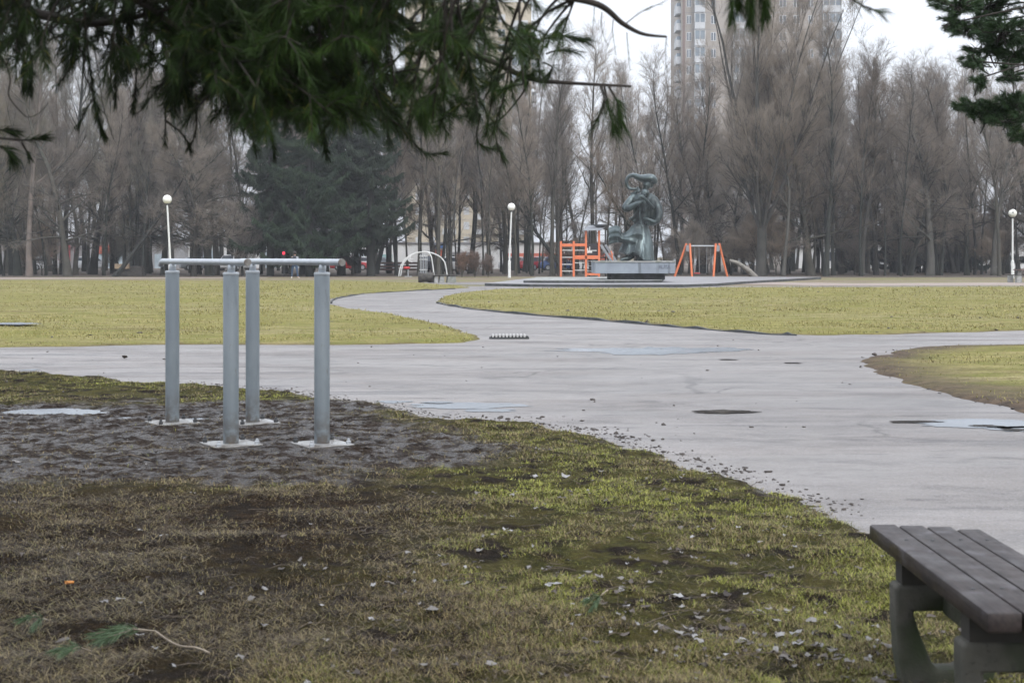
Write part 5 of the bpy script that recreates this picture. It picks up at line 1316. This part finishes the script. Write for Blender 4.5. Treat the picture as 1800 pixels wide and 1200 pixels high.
def dens(x, y):
    d = float(np.interp(x, [-200, 0, 150, 260, 340, 430, 640, 720, 860, 960, 1040], [.5, .4, .42, .8, 1, 1, 1, .55, .42, .22, .06]))
    if x < 260 and y > 110: d *= .25
    if 660 < x < 960 and 15 < y < 140: d *= .42
    return d
nd = Needles(3); tw = MB(); rg = random.Random(8); made = 0; tries = 0
while made < 600 and tries < 16000:
    tries += 1
    x = rg.uniform(-160, 1030); y = rg.uniform(-200, 275); 
    if y > lower(x) - 18 or rg.random() > dens(x, y): continue
    Z = rg.uniform(3.3, 4.9); tip = Vector(pz(x, y, Z))
    # nearest limb point that lies higher
    best = min((q for q in LP if q[1].z > tip.z - .02), key=lambda q: (q[1] - tip).length * (1 + rg.random() * .35), default=None)
    if best is None: continue
    base = best[1]
    if (base - tip).length > .75: continue
    made += 1
    c = curve3(base, tip, -rg.uniform(.0, .08), 7, rg); tw.tube(c, [.005, .0045, .004, .0036, .0033, .003, .0028, .0025], 5)
    d = (c[-1] - c[-2]).normalized(); hue = .25 + .5 * float(np.clip((x - 250) / 500, 0, 1)) * rg.random() + (.35 if 480 < x < 640 and rg.random() < .5 else 0)
    if (base - tip).length > .12: nd.shoot(c[4:], 34, .045, .0017, tint=hue)
    for q in range(rg.randint(4, 7)):
        s0 = c[-1 - rg.randrange(0, 4)]
        dv = (d * .35 + Vector((rg.gauss(.12, .65), rg.gauss(0, .6), rg.gauss(-.32, .5)))).normalized()
        ln = rg.uniform(.045, .11); e = s0 + dv * ln + Vector((0, 0, -ln * .15)); m = s0 + dv * ln * .5
        zz = H - 0; py = HY - (e.z - H) * F / e.y
        if py > lower(900 + e.x * F / e.y) + 14: continue
        tw.tube([s0, m, e], [.0028, .0024, .0016], 4)
        nd.shoot([s0, m, e], rg.randint(80, 110), rg.uniform(.03, .058), .0012, (.4, 1.1), hue + rg.gauss(0, .08), .1, .02)
# named hanging sprays seen against the trees
def spray(pts, Z, n=120, ln=.045, tint=.2, r_=.0035, ang=(.35, .8), f0=.25):
    c = smooth_path([pz(x, y, Z + .02 * i) for i, (x, y) in enumerate(pts)], 5)
    tw.tube(c, [r_ * (1 - .6 * i / len(c)) for i in range(len(c))], 5); nd.shoot(c, n, ln, .0016, ang, tint, f0)
spray([(150, 48), (155, 90), (160, 130), (165, 175), (172, 210), (183, 238)], 3.9, 330, .036)
spray([(163, 175), (150, 195), (140, 218)], 3.9, 90, .032)
spray([(195, 60), (200, 110), (203, 150), (202, 180)], 4.1, 170, .036)
spray([(240, 120), (238, 160), (234, 190)], 4.0, 110, .036)
spray([(40, 60), (42, 110), (44, 150)], 4.1, 200, .045, f0=.4); spray([(52, 80), (56, 120), (54, 155)], 4.05, 120, .045, f0=.4)
spray([(30, 246), (50, 246), (75, 242)], 3.85, 90, .045); spray([(-20, 250), (10, 262), (20, 278)], 3.8, 160, .055, .35); spray([(-40, 225), (0, 228), (20, 232)], 3.85, 90, .05); spray([(38, 250), (48, 268), (52, 278)], 3.85, 50, .035)
spray([(10, 110), (18, 140), (16, 170), (40, 200), (52, 206), (70, 198), (84, 182)], 3.9, 0, .03, r_=.0022)
spray([(160, 60), (172, 120), (180, 180), (190, 215), (200, 246)], 4.0, 0, r_=.002); spray([(262, 160), (255, 185), (240, 200), (225, 195)], 4.0, 0, r_=.0022)
spray([(290, 180), (291, 215), (290, 250)], 4.1, 45, .035, f0=.6); spray([(291, 212), (320, 235), (335, 262)], 4.1, 60, .035); spray([(345, 165), (345, 225), (335, 258)], 4.1, 50, .04)
spray([(400, 180), (430, 215), (450, 262)], 4.2, 110, .04); spray([(470, 215), (478, 240), (484, 275)], 4.3, 120, .035); spray([(560, 215), (568, 245), (574, 272)], 4.3, 140, .035)
spray([(725, 200), (722, 240), (745, 268), (776, 270)], 4.4, 120, .05, .3); spray([(845, 200), (838, 240), (850, 258), (870, 262)], 4.4, 120, .045, .3); spray([(868, 225), (876, 260), (884, 276)], 4.4, 90, .045, .3)
spray([(930, 138), (918, 165), (885, 205), (865, 218)], 4.5, 40, .04, .3, r_=.004)
spray([(940, 75), (980, 64), (1022, 70)], 4.4, 200, .07, .25, f0=.2); spray([(960, 95), (985, 88), (1010, 92)], 4.4, 90, .05, .25); spray([(955, 110), (970, 118), (965, 130)], 4.4, 60, .05, .25)
spray([(1055, 148), (1062, 175), (1055, 200), (1040, 225)], 3.6, 60, .05, .4); spray([(1070, 152), (1085, 180), (1092, 215)], 3.4, 150, .055, .55); spray([(1062, 150), (1070, 190), (1078, 222)], 3.4, 120, .055, .5)
for x, y in ((1045, 5), (1078, 35), (1102, 58), (1172, 66), (1058, 22)): spray([(x, y), (x + rg.uniform(-3, 6), y + 22), (x + rg.uniform(-6, 8), y + rg.uniform(40, 75))], 3.95, 4, .02, r_=.0014)
spray([(1100, 42), (1130, 20), (1165, 5)], 3.95, 16, .03, r_=.0018)
for x0, a, b_ in ((1290, -4, 34), (1300, 0, 10), (1312, 8, 40), (1322, -4, 30), (1336, 6, 34), (1345, 2, 20)): spray([(x0, -40), (x0 + a * .5, -8), (x0 + a, b_)], 3.0, 130, .04, .45, f0=.2)
spray([(1480, -30), (1490, -8), (1520, 12), (1545, 22)], 3.2, 60, .05, .3)
tw.build('branchlets', M['pinebark'], pn, True)
nd.build('needles', M['needle'], pn)
# upper crown, outside the view, added to shade the near ground
nu = Needles(33); rg = random.Random(18); um = MB()
for q in range(26):
    a = Vector((TX, TY, rg.uniform(3.2, 8.5))); az = rg.uniform(0, 6.28); ln = rg.uniform(1.4, 3.4) * (1 - (a.z - 3) / 9)
    e = a + Vector((math.cos(az) * ln, math.sin(az) * ln, rg.uniform(-.3, .3))); c = curve3(a, e, .12, 8, rg); um.tube(c, [.03 - .003 * i for i in range(9)], 5)
    for k in range(34):
        p = c[rg.randrange(2, 9)]; dv = Vector((rg.gauss(0, .6), rg.gauss(0, .6), rg.gauss(-.2, .5))).normalized(); 
        nu.shoot([p, p + dv * .2, p + dv * .4], 40, .08, .005, tint=.4)
um.build('limb', M['pinebark'], pn, True); nu.build('crown', M['needle'], pn)

# --- pine at the right edge
ZR = 11.0
pr_ = empty('pine_tree', (0, 0, 0), 0, 'green pine whose boughs reach in from the top right', 'tree')
RX = 6.1
tm = MB(); tm.tube(smooth_path([(RX, ZR, -.1), (RX - .05, ZR, 2), (RX + .05, ZR, 5), (RX, ZR, 8)], 5), [.20 - .009 * i for i in range(16)], 12); tm.build('trunk', M['pinebark'], pr_, True)
nr = Needles(7); rg = random.Random(28); brm = MB()
CL = [((1680, 10), (48, 24), 34), ((1735, 12), (60, 26), 44), ((1700, 45), (50, 22), 36), ((1668, 42), (20, 20), 12), ((1760, 55), (50, 28), 40), ((1735, 85), (40, 20), 26), ((1780, 95), (30, 22), 26), ((1712, 108), (26, 12), 10), ((1770, 132), (30, 14), 14), ((1722, 138), (18, 9), 8), ((1705, 186), (28, 12), 20), ((1740, 196), (38, 17), 36), ((1780, 180), (34, 18), 30), ((1770, 212), (36, 14), 22), ((1790, 236), (16, 10), 9), ((1830, 60), (60, 60), 50), ((1850, 190), (60, 40), 40), ((1760, -40), (110, 30), 50)]
for (cx, cy), (rx, ry), n in CL:
    Zc = ZR + rg.uniform(-.6, .6); cen = Vector(pz(cx, cy, Zc)); rootz = cen.z + .15 + .25 * (RX - cen.x) * .3
    c = curve3((RX, ZR, rootz), cen, rg.uniform(-.22, .22), 8, rg); brm.tube(c, [.017 - .0014 * i for i in range(9)], 6)
    for q in range(n):
        while True:
            u, v = rg.uniform(-1, 1), rg.uniform(-1, 1)
            if u * u + v * v < 1: break
        p = Vector(pz(cx + u * rx, cy + v * ry, Zc + rg.uniform(-.22, .22)))
        out = (p - cen); dv = (out * 2.2 + Vector((rg.gauss(-.05, .12), rg.gauss(0, .12), rg.gauss(.08, .08)))).normalized()
        ln = rg.uniform(.08, .17); s0 = p - dv * ln; brm.tube([cen.lerp(s0, .2), cen.lerp(s0, .7) + Vector((0, 0, -.01)), s0, p], [.007, .005, .004, .002], 4)
        nr.shoot([s0, p - dv * ln * .4, p], rg.randint(100, 140), rg.uniform(.05, .075), .0030, (.35, 1.05), .25 + .55 * (1 - (v + 1) / 2) * rg.random() + .15, 0, .02)
for q in range(20):
    a = Vector((RX, ZR, rg.uniform(4.2, 8))); az = rg.uniform(0, 6.28); ln = rg.uniform(1, 2.3) * (1 - (a.z - 4) / 7); e = a + Vector((math.cos(az) * ln, math.sin(az) * ln, rg.uniform(0, .4))); c = curve3(a, e, .05, 8, rg); brm.tube(c, [.03 - .003 * i for i in range(9)], 5)
    for k in range(30):
        p = c[rg.randrange(2, 9)]; dv = Vector((rg.gauss(0, .6), rg.gauss(0, .6), rg.gauss(.2, .5))).normalized(); nr.shoot([p, p + dv * .17, p + dv * .35], 36, .075, .006, tint=.45)
brm.build('limbs', M['pinebark'], pr_, True); nr.build('crown', M['needle_r'], pr_)

# ------------------------------------------------------------------ single twigs on the near ground
def gnd(x, y):
    X, Y = gp(x, y); z = float(height_near(np.array([X]), np.array([Y]))[0][0]); return Vector((X, Y, max(z, 0)))
def fallen_sprig(x, y, dx, n, label, stick=None, nl=.07, L=.22):
    p = gnd(x, y); t = empty('pine_sprig', p, 0, label, 'pine sprig', 'pine sprigs on the near ground')
    nn = Needles(int(x)); sm = MB()
    for k in range(n):
        a = rnd.gauss(math.atan2(-.6, dx), .35); e = Vector((math.cos(a) * L, math.sin(a) * L, rnd.uniform(.0, .05))); q = [Vector((0, 0, .03)), e * .5 + Vector((0, 0, .045)), e + Vector((0, 0, .02))]
        sm.tube(q, [.003, .0025, .002], 5); nn.shoot(q, 90, nl, .0022, (.25, .7), .5 + rnd.gauss(0, .1), .25)
    if stick:
        sm.tube(smooth_path([Vector((0, 0, .03))] + [gnd(*s_) - p + Vector((0, 0, .02)) for s_ in stick], 4), .0042, 6)
    sm.build('stem', M['stickpale'], t, True); nn.build('needles', M['needle_fallen'], t)
fallen_sprig(272, 1132, -.7, 4, 'green pine sprig with a pale curved stem in the near left corner', [(310, 1148), (345, 1157), (368, 1168)])
fallen_sprig(85, 1115, -.2, 2, 'small dull green pine sprig left of the one with the pale stem', None, .05, .12)
fallen_sprig(1062, 1092, -.4, 3, 'dark pine tuft beside a pale upright twig in the near grass', None, .045, .08)
fallen_sprig(160, 1178, -.6, 2, 'faded pine sprig at the bottom edge on the left', None, .05, .12)
def twig(pts, r_, label, mat='stick', side=()):
    b = gnd(*pts[0][:2]); P = [b + Vector((0, 0, -.01))]
    for x, y in pts[1:]: P.append(Vector(pz(x, y, b.y)))
    mb = MB(); mb.tube(smooth_path(P, 4), r_, 6)
    for s_ in side: mb.tube(smooth_path([Vector(pz(x, y, b.y)) for x, y in s_], 4), r_ * .5, 5)
    tag(mb.build('twig', M[mat], None, True), label, 'twig')
twig([(283, 970), (288, 945), (294, 918), (298, 898)], .0045, 'thin dark upright twig stuck in the brown litter on the left', 'stick', [[(297, 906), (318, 920), (338, 945), (348, 962)], [(294, 915), (287, 935), (286, 950)]])
twig([(1046, 1078), (1050, 1060), (1057, 1046), (1069, 1036)], .0035, 'pale curved twig standing in the near grass centre', 'stickpale')
P = [gnd(195, 813) + Vector((0, 0, .015)), gnd(230, 811) + Vector((0, 0, .02)), gnd(265, 816) + Vector((0, 0, .012))]
mb = MB(); mb.tube(P, .006, 6); tag(mb.build('twig', M['stick'], None, True), 'straight stick lying on the mud left of the exercise bars', 'twig')
mb = MB(); q = gnd(122, 1052); mb.rings([[(q.x + u, q.y + v, q.z + .02 + w_) for v, w_ in ((-h_, 0), (0, .012), (h_, .002), (0, .006))] for u, h_ in ((-.02, .001), (-.008, .008), (.006, .009), (.02, .001))]); tag(mb.build('leaf', simple('orange leaf', (.62, .25, .05), (.5, .2, .05), 40, .6), None, True), 'bright orange dead leaf in the brown litter on the left', 'leaf')

# ------------------------------------------------------------------ light, air, camera
w = bpy.data.worlds.new('World'); scn.world = w; w.use_nodes = True; nt = w.node_tree; nt.nodes.clear()
SUN_EL, SUN_ROT = R(42), R(150)
out = nt.nodes.new('ShaderNodeOutputWorld'); bg = nt.nodes.new('ShaderNodeBackground'); sky = nt.nodes.new('ShaderNodeTexSky')
sky.sky_type = 'NISHITA'; sky.sun_disc = False; sky.sun_elevation = SUN_EL; sky.sun_rotation = SUN_ROT; sky.dust_density = 6; sky.air_density = 1.2; sky.ozone_density = 1.5
hs = nt.nodes.new('ShaderNodeHueSaturation'); hs.inputs['Saturation'].default_value = .35; nt.links.new(sky.outputs[0], hs.inputs['Color'])
mx_ = nt.nodes.new('ShaderNodeMix'); mx_.data_type = 'RGBA'; mx_.inputs[0].default_value = .8; nt.links.new(hs.outputs[0], mx_.inputs[6]); mx_.inputs[7].default_value = (8.35, 8.8, 9.65, 1)
tc = nt.nodes.new('ShaderNodeTexCoord'); sx = nt.nodes.new('ShaderNodeSeparateXYZ'); nt.links.new(tc.outputs['Generated'], sx.inputs[0])
mr = nt.nodes.new('ShaderNodeMapRange'); mr.inputs[1].default_value = 0; mr.inputs[2].default_value = 1; mr.inputs[3].default_value = 1.0; mr.inputs[4].default_value = 2.7; nt.links.new(sx.outputs[2], mr.inputs[0])
ml = nt.nodes.new('ShaderNodeMix'); ml.data_type = 'RGBA'; ml.blend_type = 'MULTIPLY'; ml.inputs[0].default_value = 1; nt.links.new(mx_.outputs[2], ml.inputs[6]); nt.links.new(mr.outputs[0], ml.inputs[7])
nt.links.new(ml.outputs[2], bg.inputs[0]); bg.inputs[1].default_value = .1; nt.links.new(bg.outputs[0], out.inputs[0])
sl = bpy.data.lights.new('sun', 'SUN'); sl.energy = .8; sl.angle = R(18); sl.color = (1, .96, .9)
so = bpy.data.objects.new('sun', sl); COL.objects.link(so)
sd = Vector((math.sin(SUN_ROT) * math.cos(SUN_EL), math.cos(SUN_ROT) * math.cos(SUN_EL), math.sin(SUN_EL))); so.rotation_euler = sd.to_track_quat('Z', 'Y').to_euler()

HAZE = .0005
if HAZE:
    mb = MB(); mb.box(-230, 230, -30, 330, -1, 75); n = N('haze air'); n.t.nodes.remove(n.b)
    pv = n.new('ShaderNodeVolumePrincipled'); pv.inputs['Color'].default_value = (.93, .95, 1, 1); pv.inputs['Density'].default_value = HAZE; pv.inputs['Anisotropy'].default_value = .1
    n.ln(pv.outputs[0], n.t.nodes['Material Output'].inputs['Volume'])
    tag(mb.build('haze', n.m), kind='stuff')

cd = bpy.data.cameras.new('camera'); cd.lens = 50; cd.sensor_width = 36; cd.shift_y = -(600 - HY) / 1800; cd.clip_end = 3000; cd.clip_start = .05
cd.dof.use_dof = True; cd.dof.focus_distance = 45; cd.dof.aperture_fstop = 8.0
co = bpy.data.objects.new('camera', cd); COL.objects.link(co); co.location = (0, 0, H); co.rotation_euler = (R(90), 0, 0); scn.camera = co
scn.view_settings.view_transform = 'Standard'; scn.view_settings.look = 'None'; scn.view_settings.exposure = .27; scn.view_settings.gamma = 1
scn.cycles.use_denoising = True
scn.cycles.max_bounces = 6; scn.cycles.diffuse_bounces = 3; scn.cycles.glossy_bounces = 3; scn.cycles.transparent_max_bounces = 4; scn.cycles.volume_bounces = 0
scn.cycles.sample_clamp_indirect = 6
